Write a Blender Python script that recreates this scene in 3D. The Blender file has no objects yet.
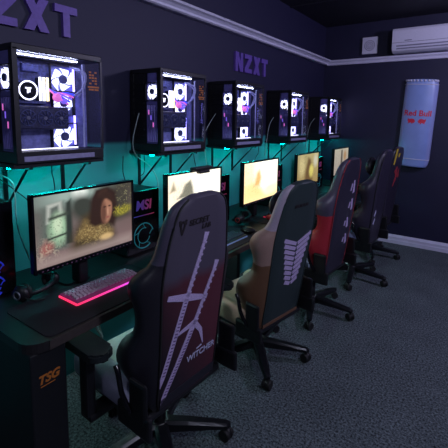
import bpy, bmesh, math, random
import numpy as np
from mathutils import Vector, Matrix
random.seed(5)
SC = bpy.context.scene
COL = SC.collection
PI = math.pi

# ------------------------------------------------------------------ colours and materials
def lin(c):
    return c / 12.92 if c <= 0.04045 else ((c + 0.055) / 1.055) ** 2.4
def rgb(r, g, b):
    return (lin(r / 255), lin(g / 255), lin(b / 255), 1.0)

def mat(name, color, rough=0.5, metal=0.0, emit=None, strength=0.0, vary=0.12, scale=60.0, bump=0.0, spec=0.5, coat=0.0):
    """Principled material with a little procedural variation of colour and relief."""
    m = bpy.data.materials.new(name)
    m.use_nodes = True
    nt = m.node_tree
    b = nt.nodes['Principled BSDF']
    b.inputs['Roughness'].default_value = rough
    b.inputs['Metallic'].default_value = metal
    b.inputs['Specular IOR Level'].default_value = spec
    b.inputs['Coat Weight'].default_value = coat
    if vary > 0:
        tc = nt.nodes.new('ShaderNodeTexCoord')
        nz = nt.nodes.new('ShaderNodeTexNoise')
        nz.inputs['Scale'].default_value = scale
        nz.inputs['Detail'].default_value = 3
        nt.links.new(tc.outputs['Object'], nz.inputs['Vector'])
        rp = nt.nodes.new('ShaderNodeValToRGB')
        lo = [c * (1 - vary) for c in color[:3]] + [1]
        hi = [min(1, c * (1 + vary)) for c in color[:3]] + [1]
        rp.color_ramp.elements[0].color = lo
        rp.color_ramp.elements[1].color = hi
        rp.color_ramp.elements[0].position = 0.3
        rp.color_ramp.elements[1].position = 0.7
        nt.links.new(nz.outputs['Fac'], rp.inputs['Fac'])
        nt.links.new(rp.outputs['Color'], b.inputs['Base Color'])
        if bump > 0:
            bp = nt.nodes.new('ShaderNodeBump')
            bp.inputs['Strength'].default_value = bump
            bp.inputs['Distance'].default_value = 0.01
            nt.links.new(nz.outputs['Fac'], bp.inputs['Height'])
            nt.links.new(bp.outputs['Normal'], b.inputs['Normal'])
    else:
        b.inputs['Base Color'].default_value = color
    if emit is not None:
        b.inputs['Emission Color'].default_value = emit
        b.inputs['Emission Strength'].default_value = strength
    return m

def glass_mat(name, tint=(1, 1, 1, 1), refl=0.06):
    m = bpy.data.materials.new(name)
    m.use_nodes = True
    nt = m.node_tree
    nt.nodes.clear()
    out = nt.nodes.new('ShaderNodeOutputMaterial')
    mx = nt.nodes.new('ShaderNodeMixShader')
    tr = nt.nodes.new('ShaderNodeBsdfTransparent'); tr.inputs['Color'].default_value = tint
    gl = nt.nodes.new('ShaderNodeBsdfGlossy'); gl.inputs['Roughness'].default_value = 0.03
    lw = nt.nodes.new('ShaderNodeLayerWeight'); lw.inputs['Blend'].default_value = 0.5
    pw = nt.nodes.new('ShaderNodeMath'); pw.operation = 'POWER'; pw.inputs[1].default_value = 4.0
    ma = nt.nodes.new('ShaderNodeMath'); ma.operation = 'MULTIPLY_ADD'; ma.inputs[1].default_value = 0.35; ma.inputs[2].default_value = 0.025
    nt.links.new(lw.outputs['Facing'], pw.inputs[0]); nt.links.new(pw.outputs[0], ma.inputs[0])
    nt.links.new(ma.outputs[0], mx.inputs['Fac'])
    nt.links.new(tr.outputs[0], mx.inputs[1]); nt.links.new(gl.outputs[0], mx.inputs[2])
    nt.links.new(mx.outputs[0], out.inputs['Surface'])
    return m

def screen_mat(name, strength):
    m = bpy.data.materials.new(name)
    m.use_nodes = True
    nt = m.node_tree
    b = nt.nodes['Principled BSDF']
    b.inputs['Base Color'].default_value = (0.01, 0.01, 0.01, 1)
    b.inputs['Roughness'].default_value = 0.35
    a = nt.nodes.new('ShaderNodeVertexColor'); a.layer_name = 'picture'
    nt.links.new(a.outputs['Color'], b.inputs['Emission Color'])
    b.inputs['Emission Strength'].default_value = strength
    return m

M = {}
M['black'] = mat('black_plastic', rgb(22, 22, 27), 0.42)
M['gloss'] = mat('black_gloss', rgb(16, 16, 22), 0.18)
M['metalblack'] = mat('black_metal', rgb(26, 26, 32), 0.35, 0.5)
M['rubber'] = mat('rubber', rgb(16, 16, 18), 0.7)
M['desk'] = mat('desk_laminate', rgb(34, 31, 34), 0.45, scale=25)
M['deskedge'] = mat('desk_edge', rgb(66, 58, 58), 0.5)
M['deskleg'] = mat('desk_panel', rgb(20, 21, 27), 0.55)
M['pad'] = mat('mousepad_cloth', rgb(28, 25, 33), 0.85, scale=400)
M['orange'] = mat('orange_print', rgb(190, 112, 44), 0.6)
M['navy'] = mat('navy_paint', rgb(26, 25, 55), 0.55, scale=6, vary=0.08)
M['ceil'] = mat('black_paint', rgb(18, 18, 36), 0.7, scale=5)
M['trim'] = mat('white_gloss_paint', rgb(205, 203, 225), 0.4, scale=12, vary=0.05)
M['acwhite'] = mat('white_plastic', rgb(205, 203, 222), 0.4, vary=0.03)
M['acgrey'] = mat('grey_plastic', rgb(120, 118, 140), 0.5)
M['purple'] = mat('purple_satin', rgb(100, 74, 164), 0.45)
M['silver'] = mat('brushed_metal', rgb(150, 150, 165), 0.3, 0.8)
M['tray'] = mat('blue_grey_tray', rgb(120, 122, 185), 0.5, scale=40, vary=0.3)
M['trayd'] = mat('violet_grey_plate', rgb(104, 98, 168), 0.4)
M['rail'] = mat('lilac_grey_trim', rgb(150, 146, 186), 0.35)
M['board'] = mat('circuit_board', rgb(66, 70, 128), 0.5, scale=90, vary=0.7)
M['gpu'] = mat('graphics_card', rgb(52, 52, 84), 0.4, scale=120, vary=0.6)
M['hub'] = mat('fan_hub', rgb(74, 78, 124), 0.5)
M['fanlit'] = mat('lit_fan_blades', rgb(200, 205, 255), 0.5, emit=rgb(222, 225, 255), strength=2.4)
M['led'] = mat('white_led', rgb(220, 225, 255), 0.5, emit=rgb(205, 212, 255), strength=26.0)
M['ringlit'] = mat('lit_ring', rgb(220, 220, 240), 0.5, emit=rgb(235, 232, 250), strength=2.4)
M['warmled'] = mat('warm_memory_led', rgb(240, 230, 180), 0.5, emit=rgb(255, 236, 170), strength=2.2)
M['pinkled'] = mat('pink_led', rgb(220, 120, 200), 0.5, emit=rgb(225, 110, 200), strength=0.9)
M['blueled'] = mat('blue_led', rgb(60, 70, 230), 0.5, emit=rgb(70, 80, 255), strength=1.2)
M['violetled'] = mat('violet_led', rgb(130, 100, 230), 0.5, emit=rgb(130, 100, 240), strength=0.9)
M['violetbar'] = mat('violet_blue_light_bar', rgb(110, 110, 235), 0.5, emit=rgb(150, 140, 255), strength=6.0)
M['teal_led'] = mat('teal_led', rgb(40, 220, 210), 0.5, emit=(0.0, 0.78, 0.74, 1), strength=66.0)
M['under_led'] = mat('under_desk_led', rgb(150, 230, 210), 0.5, emit=(0.58, 0.84, 0.84, 1), strength=36.0)
M['hose'] = mat('white_hose', rgb(170, 172, 215), 0.4)
M['glass'] = glass_mat('clear_glass', (0.93, 0.94, 0.98, 1))
M['white_wire'] = mat('white_cable', rgb(150, 165, 165), 0.5)
M['black_wire'] = mat('black_cable', rgb(18, 20, 24), 0.5)
M['keycap'] = mat('keycaps', rgb(196, 176, 190), 0.5)
M['kb_dark'] = mat('keycaps_dark', rgb(60, 62, 86), 0.5)
M['chrome'] = mat('polished_metal', rgb(120, 120, 130), 0.2, 0.9)

# ------------------------------------------------------------------ mesh helpers
def link(o, parent=None):
    COL.objects.link(o)
    if parent is not None:
        o.parent = parent
    return o

def tag(o, label, cat, group=None, kind=None):
    o['label'] = label
    o['category'] = cat
    if group: o['group'] = group
    if kind: o['kind'] = kind
    return o

def thing(name, label, cat, loc=(0, 0, 0), rz=0.0, group=None):
    o = bpy.data.objects.new(name, None)
    o.empty_display_size = 0.1
    COL.objects.link(o)
    o.location = loc
    o.rotation_euler = (0, 0, rz)
    return tag(o, label, cat, group)

class MB:
    """Collects shapes into one bmesh and links it as one object."""
    def __init__(self):
        self.bm = bmesh.new()
    def _add(self, bm2, mx=None, mi=0):
        if mx is not None:
            bmesh.ops.transform(bm2, matrix=mx, verts=bm2.verts)
        vm = {}
        for v in bm2.verts:
            vm[v] = self.bm.verts.new(v.co)
        for f in bm2.faces:
            try:
                nf = self.bm.faces.new([vm[v] for v in f.verts])
                nf.material_index = mi if mi else f.material_index
                nf.smooth = f.smooth
            except ValueError:
                pass
        bm2.free()
        return self
    def box(self, x0, x1, y0, y1, z0, z1, bevel=0.0, seg=2, mx=None, mi=0):
        b = bmesh.new()
        bmesh.ops.create_cube(b, size=1)
        for v in b.verts:
            v.co = Vector(((x0 + x1) / 2 + v.co.x * (x1 - x0), (y0 + y1) / 2 + v.co.y * (y1 - y0), (z0 + z1) / 2 + v.co.z * (z1 - z0)))
        if bevel > 0:
            bmesh.ops.bevel(b, geom=list(b.edges), offset=bevel, segments=seg, affect='EDGES', profile=0.5)
            for f in b.faces: f.smooth = False
        return self._add(b, mx, mi)
    def cyl(self, p0, p1, r0, r1=None, n=16, mi=0, caps=True):
        r1 = r0 if r1 is None else r1
        p0, p1 = Vector(p0), Vector(p1)
        b = bmesh.new()
        d = p1 - p0
        bmesh.ops.create_cone(b, cap_ends=caps, segments=n, radius1=max(r0, 1e-4), radius2=max(r1, 1e-4), depth=d.length)
        q = d.to_track_quat('Z', 'Y').to_matrix().to_4x4()
        for f in b.faces:
            f.smooth = len(f.verts) == 4
        return self._add(b, Matrix.Translation((p0 + p1) / 2) @ q, mi)
    def sph(self, c, r, sx=1, sy=1, sz=1, n=16, mi=0, rot=None):
        b = bmesh.new()
        bmesh.ops.create_uvsphere(b, u_segments=n, v_segments=max(6, n // 2), radius=r)
        for f in b.faces: f.smooth = True
        mx = Matrix.Translation(c) @ (rot if rot is not None else Matrix.Identity(4)) @ Matrix.Diagonal((sx, sy, sz, 1))
        return self._add(b, mx, mi)
    def tube(self, pts, r, n=8, mi=0, smooth=6):
        P = [Vector(p) for p in pts]
        if smooth and len(P) > 2:
            Q = []
            for i in range(len(P) - 1):
                a = P[max(i - 1, 0)]; b0 = P[i]; c = P[i + 1]; d = P[min(i + 2, len(P) - 1)]
                for k in range(smooth):
                    t = k / smooth
                    Q.append(0.5 * ((2 * b0) + (c - a) * t + (2 * a - 5 * b0 + 4 * c - d) * t * t + (3 * b0 - a - 3 * c + d) * t ** 3))
            Q.append(P[-1]); P = Q
        rings = []
        up = Vector((0.13, 0.27, 0.95)).normalized()
        for i, p in enumerate(P):
            t = (P[min(i + 1, len(P) - 1)] - P[max(i - 1, 0)]).normalized()
            s = t.cross(up)
            if s.length < 1e-3: s = t.cross(Vector((1, 0, 0)))
            s.normalize(); u = s.cross(t)
            rings.append([self.bm.verts.new(p + r * (s * math.cos(2 * PI * k / n) + u * math.sin(2 * PI * k / n))) for k in range(n)])
        for a, b in zip(rings, rings[1:]):
            for k in range(n):
                f = self.bm.faces.new([a[k], a[(k + 1) % n], b[(k + 1) % n], b[k]]); f.smooth = True; f.material_index = mi
        for ring in (rings[0], rings[-1]):
            f = self.bm.faces.new(ring); f.material_index = mi
        return self
    def prism(self, poly, fn, d0, d1, mi=0):
        """poly of 2-D points extruded from depth d0 to d1; fn(u, v, d) gives the point."""
        a = [self.bm.verts.new(fn(u, v, d0)) for u, v in poly]
        b = [self.bm.verts.new(fn(u, v, d1)) for u, v in poly]
        n = len(poly)
        for f in ([a, b[::-1]] + [[a[i], b[i], b[(i + 1) % n], a[(i + 1) % n]] for i in range(n)]):
            nf = self.bm.faces.new(f); nf.material_index = mi
        return self
    def torus(self, c, R, r, mx=None, a0=0.0, a1=2 * PI, n=32, k=8, mi=0):
        """ring in the local YZ plane (axis X)"""
        full = abs(a1 - a0 - 2 * PI) < 1e-6
        rings = []
        for i in range(n if full else n + 1):
            a = a0 + (a1 - a0) * i / n
            ring = []
            for j in range(k):
                b = 2 * PI * j / k
                p = Vector((r * math.sin(b), (R + r * math.cos(b)) * math.cos(a), (R + r * math.cos(b)) * math.sin(a)))
                if mx is not None: p = mx @ p
                ring.append(self.bm.verts.new(p + Vector(c)))
            rings.append(ring)
        m = len(rings)
        for i in range(m if full else m - 1):
            A, B = rings[i], rings[(i + 1) % m]
            for j in range(k):
                f = self.bm.faces.new([A[j], A[(j + 1) % k], B[(j + 1) % k], B[j]]); f.smooth = True; f.material_index = mi
        if not full:
            self.bm.faces.new(rings[0]); self.bm.faces.new(rings[-1])
        return self
    def build(self, name, mats, parent=None, loc=None, rz=0.0, sub=0):
        bmesh.ops.recalc_face_normals(self.bm, faces=self.bm.faces)
        me = bpy.data.meshes.new(name)
        self.bm.to_mesh(me); self.bm.free()
        for m in (mats if isinstance(mats, (list, tuple)) else [mats]):
            me.materials.append(m)
        o = bpy.data.objects.new(name, me)
        link(o, parent)
        if loc is not None: o.location = loc
        if rz: o.rotation_euler = (0, 0, rz)
        if sub:
            md = o.modifiers.new('smooth', 'SUBSURF'); md.levels = sub; md.render_levels = sub
        return o

def text_mesh(body, size, depth, mx, bold=0.0, align='LEFT', shear=0.0):
    """lettering as a mesh: font outline extruded and placed by matrix mx (text runs along local X, up is local Y)"""
    cu = bpy.data.curves.new('txt', 'FONT')
    cu.body = body; cu.size = size; cu.extrude = depth / 2; cu.offset = bold; cu.align_x = align; cu.shear = shear
    o = bpy.data.objects.new('txt', cu); COL.objects.link(o)
    dg = bpy.context.evaluated_depsgraph_get()
    me = bpy.data.meshes.new_from_object(o.evaluated_get(dg))
    bpy.data.objects.remove(o); bpy.data.curves.remove(cu)
    me.transform(mx)
    return me

def text_obj(name, body, size, depth, mx, m, parent, **kw):
    me = text_mesh(body, size, depth, mx, **kw)
    me.name = name
    me.materials.clear(); me.materials.append(m)
    o = bpy.data.objects.new(name, me)
    return link(o, parent)

def basis(o, ax, ay, az):
    m = Matrix.Identity(4)
    for i, a in enumerate((ax, ay, az)):
        for r in range(3): m[r][i] = a[r]
    for r in range(3): m[r][3] = o[r]
    return m

def structure(o):
    o['kind'] = 'structure'
    return o

# ------------------------------------------------------------------ the room
X0, X1, Y0, Y1, ZC = -0.12, 3.5, -1.7, 5.17, 2.85

def carpet_mat():
    m = bpy.data.materials.new('carpet')
    m.use_nodes = True
    nt = m.node_tree; b = nt.nodes['Principled BSDF']
    b.inputs['Roughness'].default_value = 0.95
    b.inputs['Specular IOR Level'].default_value = 0.15
    tc = nt.nodes.new('ShaderNodeTexCoord')
    n1 = nt.nodes.new('ShaderNodeTexNoise'); n1.inputs['Scale'].default_value = 85; n1.inputs['Detail'].default_value = 4; n1.inputs['Roughness'].default_value = 0.75
    n2 = nt.nodes.new('ShaderNodeTexNoise'); n2.inputs['Scale'].default_value = 3.5; n2.inputs['Detail'].default_value = 2
    nt.links.new(tc.outputs['Object'], n1.inputs['Vector']); nt.links.new(tc.outputs['Object'], n2.inputs['Vector'])
    rp = nt.nodes.new('ShaderNodeValToRGB')
    rp.color_ramp.elements[0].position = 0.36; rp.color_ramp.elements[0].color = rgb(14, 17, 21)
    rp.color_ramp.elements[1].position = 0.66; rp.color_ramp.elements[1].color = rgb(130, 142, 148)
    nt.links.new(n1.outputs['Fac'], rp.inputs['Fac'])
    mx = nt.nodes.new('ShaderNodeMix'); mx.data_type = 'RGBA'; mx.blend_type = 'MULTIPLY'; mx.inputs['Factor'].default_value = 0.45
    nt.links.new(rp.outputs['Color'], mx.inputs['A']); nt.links.new(n2.outputs['Fac'], mx.inputs['B'])
    nt.links.new(mx.outputs['Result'], b.inputs['Base Color'])
    bp = nt.nodes.new('ShaderNodeBump'); bp.inputs['Strength'].default_value = 0.6; bp.inputs['Distance'].default_value = 0.01
    nt.links.new(n1.outputs['Fac'], bp.inputs['Height']); nt.links.new(bp.outputs['Normal'], b.inputs['Normal'])
    return m

def wall_teal_glow():
    """navy paint above; below the shelf line the teal LED glow is put into the colour"""
    m = bpy.data.materials.new('navy_wall_teal_glow')
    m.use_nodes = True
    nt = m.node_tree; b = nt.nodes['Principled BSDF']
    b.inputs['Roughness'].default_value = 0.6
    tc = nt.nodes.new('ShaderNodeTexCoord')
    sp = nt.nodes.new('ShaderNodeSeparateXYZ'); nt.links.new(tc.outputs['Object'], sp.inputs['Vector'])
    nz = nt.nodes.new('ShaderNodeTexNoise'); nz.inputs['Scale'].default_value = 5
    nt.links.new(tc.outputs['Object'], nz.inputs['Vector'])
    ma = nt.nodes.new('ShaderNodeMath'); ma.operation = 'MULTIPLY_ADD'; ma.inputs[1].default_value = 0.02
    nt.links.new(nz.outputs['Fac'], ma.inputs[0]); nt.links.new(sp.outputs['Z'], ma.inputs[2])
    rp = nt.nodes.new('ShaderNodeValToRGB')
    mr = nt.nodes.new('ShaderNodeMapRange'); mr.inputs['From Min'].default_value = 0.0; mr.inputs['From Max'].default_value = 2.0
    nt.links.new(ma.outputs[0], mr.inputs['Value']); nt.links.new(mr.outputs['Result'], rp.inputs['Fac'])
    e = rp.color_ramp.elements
    e[0].position = 0.700; e[0].color = rgb(56, 156, 156)  # teal glow of the strips painted into the wall colour
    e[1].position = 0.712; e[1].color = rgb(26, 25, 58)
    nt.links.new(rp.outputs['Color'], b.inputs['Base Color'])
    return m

structure(MB().box(X0 - 0.1, X1 + 0.1, Y0 - 0.1, Y1 + 0.1, -0.1, 0.0).build('floor', carpet_mat()))
cl = MB().box(X0 - 0.1, X1 + 0.1, Y0 - 0.1, Y1 + 0.1, ZC, ZC + 0.1)
for y in (4.035, 2.8, 1.6):                       # joints between the ceiling boards
    cl.box(X0, X1, y, y + 0.03, ZC - 0.012, ZC + 0.01)
structure(cl.build('ceiling', M['ceil']))
structure(MB().box(X0 - 0.1, X0, Y0 - 0.1, Y1 + 0.1, 0, ZC).build('wall_left', wall_teal_glow()))
structure(MB().box(X0, X1, Y1, Y1 + 0.1, 0, ZC).build('wall_back', M['navy']))
structure(MB().box(X1, X1 + 0.1, Y0, Y1 + 0.1, 0, ZC).build('wall_right', M['navy']))
structure(MB().box(X0, X1, Y0 - 0.1, Y0, 0, ZC).build('wall_front', M['navy']))

RAIL = [(0, 2.338), (0.045, 2.338), (0.06, 2.346), (0.06, 2.362), (0.08, 2.376), (0.105, 2.384), (0.11, 2.398), (0.10, 2.405), (0, 2.405)]
structure(MB().prism(RAIL, lambda u, v, d: Vector((X0 + u, d, v)), Y0, Y1).build('trim_1', M['trim']))
RAIL2 = [(u * 0.5, v - 0.008) for u, v in RAIL]
structure(MB().prism(RAIL2, lambda u, v, d: Vector((d, Y1 - u, v)), X0 + 0.05, X1).build('trim_2', M['trim']))
BASE = [(0, 0), (0.035, 0), (0.035, 0.045), (0.03, 0.052), (0.03, 0.085), (0.018, 0.1), (0.012, 0.112), (0, 0.112)]
structure(MB().prism(BASE, lambda u, v, d: Vector((d, Y1 - u, v)), X0, X1).build('baseboard_back', M['trim']))
structure(MB().prism(BASE, lambda u, v, d: Vector((X1 - u, d, v)), Y0, Y1).build('baseboard_right', M['trim']))

# ------------------------------------------------------------------ wall letters
def glyph(ch, w, t):
    h = 1.0
    if ch == 'N':
        return [[(0, 0), (t, 0), (t, h), (0, h)], [(w - t, 0), (w, 0), (w, h), (w - t, h)], [(0, h), (t * 1.15, h), (w, 0), (w - t * 1.15, 0)]]
    if ch == 'Z':
        return [[(0, h), (w, h), (w, h - t), (0, h - t)], [(0, 0), (w, 0), (w, t), (0, t)], [(w - t * 1.5, h - t), (w, h - t), (t * 1.5, t), (0, t)]]
    if ch == 'X':
        return [[(0, 0), (t * 1.25, 0), (w, h), (w - t * 1.25, h)], [(0, h), (t * 1.25, h), (w, 0), (w - t * 1.25, 0)]]
    return [[(0, h), (w, h), (w, h - t), (0, h - t)], [(w / 2 - t / 2, 0), (w / 2 + t / 2, 0), (w / 2 + t / 2, h), (w / 2 - t / 2, h)]]

def wall_sign(y, z, length, height, label):
    root = thing('wall_lettering', label, 'sign', (X0, y, z), group=None)
    step = length / 4
    for i, ch in enumerate('NZXT'):
        mb = MB()
        w = step * 0.8
        for k, poly in enumerate(glyph(ch, w / height, 0.24)):
            mb.prism([(i * step + u * height, v * height) for u, v in poly], lambda u, v, d: Vector((d, u, v)), 0.0, 0.022 + k * 0.0004)
        mb.build('letter', M['purple'], root)
wall_sign(0.70, 2.005, 0.665, 0.165, 'large purple raised letters high on the wall above the foremost glass computer')
wall_sign(2.93, 2.015, 0.63, 0.172, 'smaller-looking purple letters on the wall above the third glass computer')

# ------------------------------------------------------------------ glass computers on wall shelves
W_, H_ = 0.4524, 0.53
def fan(parent, c, R, axis, name='case_fan'):
    """lit fan: frame with rim, hub and blades; axis 'x' faces the room, '-y' faces along the wall"""
    rot = Matrix.Identity(4) if axis == 'x' else Matrix.Rotation(-PI / 2, 4, 'Z')
    mx = Matrix.Translation(c) @ rot
    fr = MB()
    s = R * 1.12
    for a, b_, c_, d_ in ((-s, s, s * 0.93, s), (-s, s, -s, -s * 0.93), (-s, -s * 0.93, -s, s), (s * 0.93, s, -s, s)):
        fr.box(-0.012, 0.012, a, b_, c_, d_, mx=mx)
    fr.torus((0, 0, 0), R * 1.0, 0.004, mx=None, n=28, k=6) if False else None
    root = fr.build(name, M['black'], parent)
    bl = MB()
    n = 5
    for k in range(n):
        a0 = 2 * PI * k / n + 0.4
        poly = []
        for t in np.linspace(0, 1, 6):
            rr = R * (0.34 + 0.62 * t); poly.append((rr * math.cos(a0 + 0.55 * t), rr * math.sin(a0 + 0.55 * t)))
        for t in np.linspace(1, 0, 6):
            rr = R * (0.34 + 0.62 * t); poly.append((rr * math.cos(a0 + 0.55 * t + 0.84), rr * math.sin(a0 + 0.55 * t + 1.05)))
        bl.prism(poly, lambda u, v, d: mx @ Vector((d, u, v)), -0.004, 0.003)
    bl.build('blades', M['fanlit'], root)
    hb = MB().cyl(mx @ Vector((-0.012, 0, 0)), mx @ Vector((0.01, 0, 0)), R * 0.36, n=20)
    hb.build('hub', M['hub'], root)
    return root

def make_pc(label, loc):
    root = thing('display_computer', label, 'computer', loc, group='glass-sided computers along the wall')
    f = MB()
    D = 0.28
    f.box(-D, 0, 0, W_, 0, 0.055, 0.004)                 # base
    f.box(-D, 0, 0, W_, H_ - 0.03, H_, 0.004)            # top
    f.box(-0.03, 0, 0, 0.022, 0.05, H_ - 0.02)           # corner pillars
    f.box(-D, -D + 0.03, 0, 0.02, 0.05, H_ - 0.02)
    f.box(-0.012, 0, W_ - 0.01, W_, 0.05, H_ - 0.02)
    f.box(-D, -D + 0.02, W_ - 0.01, W_, 0.05, H_ - 0.02)
    f.build('frame', M['black'], root)
    # grey foot rail under the glass
    MB().box(-0.002, 0.004, 0.03, W_ - 0.06, 0.010, 0.034, 0.002).build('foot_rail', M['rail'], root)
    # rear chamber behind the tray
    rc = MB().box(-D + 0.005, -0.135, 0.006, W_ - 0.012, 0.05, H_ - 0.028)
    for k in range(9):
        rc.box(-D + 0.03, -0.155, 0.001, 0.008, 0.09 + k * 0.043, 0.105 + k * 0.043)
    rc.build('rear_chamber', M['black'], root)
    MB().box(-0.135, -0.128, 0.01, W_ - 0.012, 0.055, H_ - 0.03).build('tray', M['tray'], root)
    # rear wall of the glass chamber: slotted plate with the exhaust fan above it
    rp = MB().box(-0.130, -0.028, 0.004, 0.010, 0.052, 0.066).box(-0.130, -0.028, 0.004, 0.010, 0.30, 0.325)
    for k in range(7):
        x = -0.130 + k * 0.0158
        rp.box(x, x + 0.006, 0.004, 0.010, 0.06, 0.305)
    rp.box(-0.130, -0.12, 0.004, 0.010, 0.32, H_ - 0.028).box(-0.04, -0.028, 0.004, 0.010, 0.32, H_ - 0.028).box(-0.130, -0.028, 0.004, 0.010, 0.445, H_ - 0.028)
    rp.build('rear_plate', M['trayd'], root)
    for k, (z, mm) in enumerate(((0.27, 'pinkled'), (0.235, 'violetled'), (0.19, 'pinkled'))):
        MB().box(-0.115 + 0.02 * k, -0.107 + 0.02 * k, 0.002, 0.0035, z - 0.03, z).build('status_light', M[mm], root)
    fan(root, Vector((-0.079, 0.008, 0.385)), 0.05, '-y', 'exhaust_fan')
    MB().box(-0.122, -0.034, 0.012, 0.018, 0.335, 0.435).build('exhaust_glow', M['violetled'], root) if False else None
    # motherboard and what sits on it
    mbd = MB().box(-0.128, -0.118, 0.03, 0.235, 0.16, 0.47)
    for (a, b_, c, d) in ((0.04, 0.07, 0.39, 0.46), (0.09, 0.17, 0.425, 0.46), (0.06, 0.20, 0.275, 0.29), (0.06, 0.2, 0.18, 0.2)):
        mbd.box(-0.12, -0.095, a, b_, c, d, 0.003)
    mbd.build('motherboard', M['board'], root)
    ck = MB().cyl((-0.12, 0.10, 0.335), (-0.07, 0.10, 0.335), 0.043, n=28)
    cooler = ck.build('cpu_cooler', M['gloss'], root)
    MB().torus((-0.069, 0.10, 0.335), 0.042, 0.0036, n=32, k=6).build('lit_ring', M['ringlit'], cooler)
    lg = MB()
    for a, b_, c, d in ((0.086, 0.113, 0.343, 0.349), (0.094, 0.099, 0.322, 0.345), (0.103, 0.108, 0.326, 0.345)):
        lg.box(-0.07, -0.0675, a, b_, c, d)
    lg.build('lit_mark', M['ringlit'], cooler)
    for k, y in enumerate((0.158, 0.176, 0.194)):
        r = MB().box(-0.118, -0.085, y, y + 0.008, 0.29, 0.40, 0.001).build('memory_stick', M['black'], root)
        MB().box(-0.085, -0.072, y, y + 0.007, 0.29, 0.402).build('light_bar', M['ringlit'] if k < 2 else M['warmled'], r)
    g = MB().box(-0.118, -0.03, 0.03, 0.275, 0.155, 0.262, 0.008)
    card = g.build('graphics_card', M['gpu'], root)
    for y in (0.072, 0.152, 0.232):
        cf = MB()
        cf.torus((-0.029, y, 0.208), 0.036, 0.003, n=24, k=6)
        for k in range(9):
            a = 2 * PI * k / 9
            cf.cyl((-0.028, y + 0.012 * math.cos(a), 0.208 + 0.012 * math.sin(a)), (-0.028, y + 0.034 * math.cos(a + .5), 0.208 + 0.034 * math.sin(a + .5)), 0.0035, n=5)
        cf.build('card_fan', M['hub'], card)
        MB().cyl((-0.032, y, 0.208), (-0.024, y, 0.208), 0.009, n=14).build('card_hub', M['silver'], card)
    # side fans, upper and lower
    fan(root, Vector((-0.115, 0.298, 0.405)), 0.062, 'x')
    fan(root, Vector((-0.115, 0.298, 0.285)), 0.055, 'x')
    fan(root, Vector((-0.115, 0.298, 0.115)), 0.062, 'x')
    # made-up glowing tubes and balls for a pinkish cluster before the middle fan
    cb = MB()
    for k in range(5):
        cb.tube([(-0.10, 0.20 + k * 0.012, 0.36 - k * 0.008), (-0.06, 0.24 + k * 0.012, 0.31 + k * 0.006), (-0.09, 0.31 + k * 0.01, 0.28 + k * 0.012)], 0.005, n=6, mi=k % 3)
    cb.sph((-0.07, 0.24, 0.31), 0.022, n=12, mi=0).sph((-0.07, 0.275, 0.295), 0.016, n=12, mi=2)
    cb.build('glow_cluster', [M['pinkled'], M['blueled'], M['violetled']], root)
    hs = MB()
    hs.tube([(-0.10, 0.33, 0.47), (-0.05, 0.385, 0.44), (-0.06, 0.375, 0.36), (-0.10, 0.32, 0.31)], 0.006)
    hs.tube([(-0.10, 0.345, 0.47), (-0.07, 0.40, 0.42), (-0.09, 0.37, 0.32)], 0.006)
    hs.build('cooling_hose', M['hose'], root)
    MB().box(-0.05, -0.044, 0.03, 0.34, H_ - 0.040, H_ - 0.036).build('light_strip', M['led'], root)
    rad = MB().box(-0.125, -0.06, 0.03, 0.35, H_ - 0.045, H_ - 0.03)
    for k in range(14):
        rad.box(-0.058, -0.035, 0.04 + k * 0.022, 0.05 + k * 0.022, H_ - 0.034, H_ - 0.03)
    rad.build('radiator', M['metalblack'], root)
    MB().box(-0.07, -0.06, 0.03, 0.34, 0.058, 0.063).build('added_floor_light', M['ringlit'], root)  # light added low in the case to brighten the interior
    # upright lit post that divides off the empty front chamber
    MB().box(-0.03, -0.022, 0.352, 0.357, 0.06, H_ - 0.05).build('divider', M['hose'], root)
    MB().box(-0.118, -0.108, 0.356, 0.362, 0.07, H_ - 0.06).build('light_bar', M['violetbar'], root)
    # sheets of glass
    MB().box(-0.003, 0.0, 0.022, W_ - 0.004, 0.055, H_ - 0.03).build('glass_panel', M['glass'], root)
    MB().box(-D + 0.15, -0.004, W_ - 0.003, W_, 0.055, H_ - 0.03).build('glass_panel', M['glass'], root)
    # small orange printed sticker, top corner of the glass
    st = MB()
    for k in range(5):
        for j in range(3):
            if (k * 3 + j * 5) % 4 != 1:
                st.box(0.0, 0.0012, 0.375 + j * 0.016, 0.387 + j * 0.016, 0.44 - k * 0.014, 0.448 - k * 0.014)
    st.box(0.0, 0.0012, 0.366, 0.432, 0.366, 0.374)
    st.box(0.0, 0.0012, 0.372, 0.40, 0.353, 0.361)
    st.box(0.0, 0.0012, 0.405, 0.428, 0.353, 0.361)
    st.build('sticker', M['orange'], root)
    return root

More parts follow.
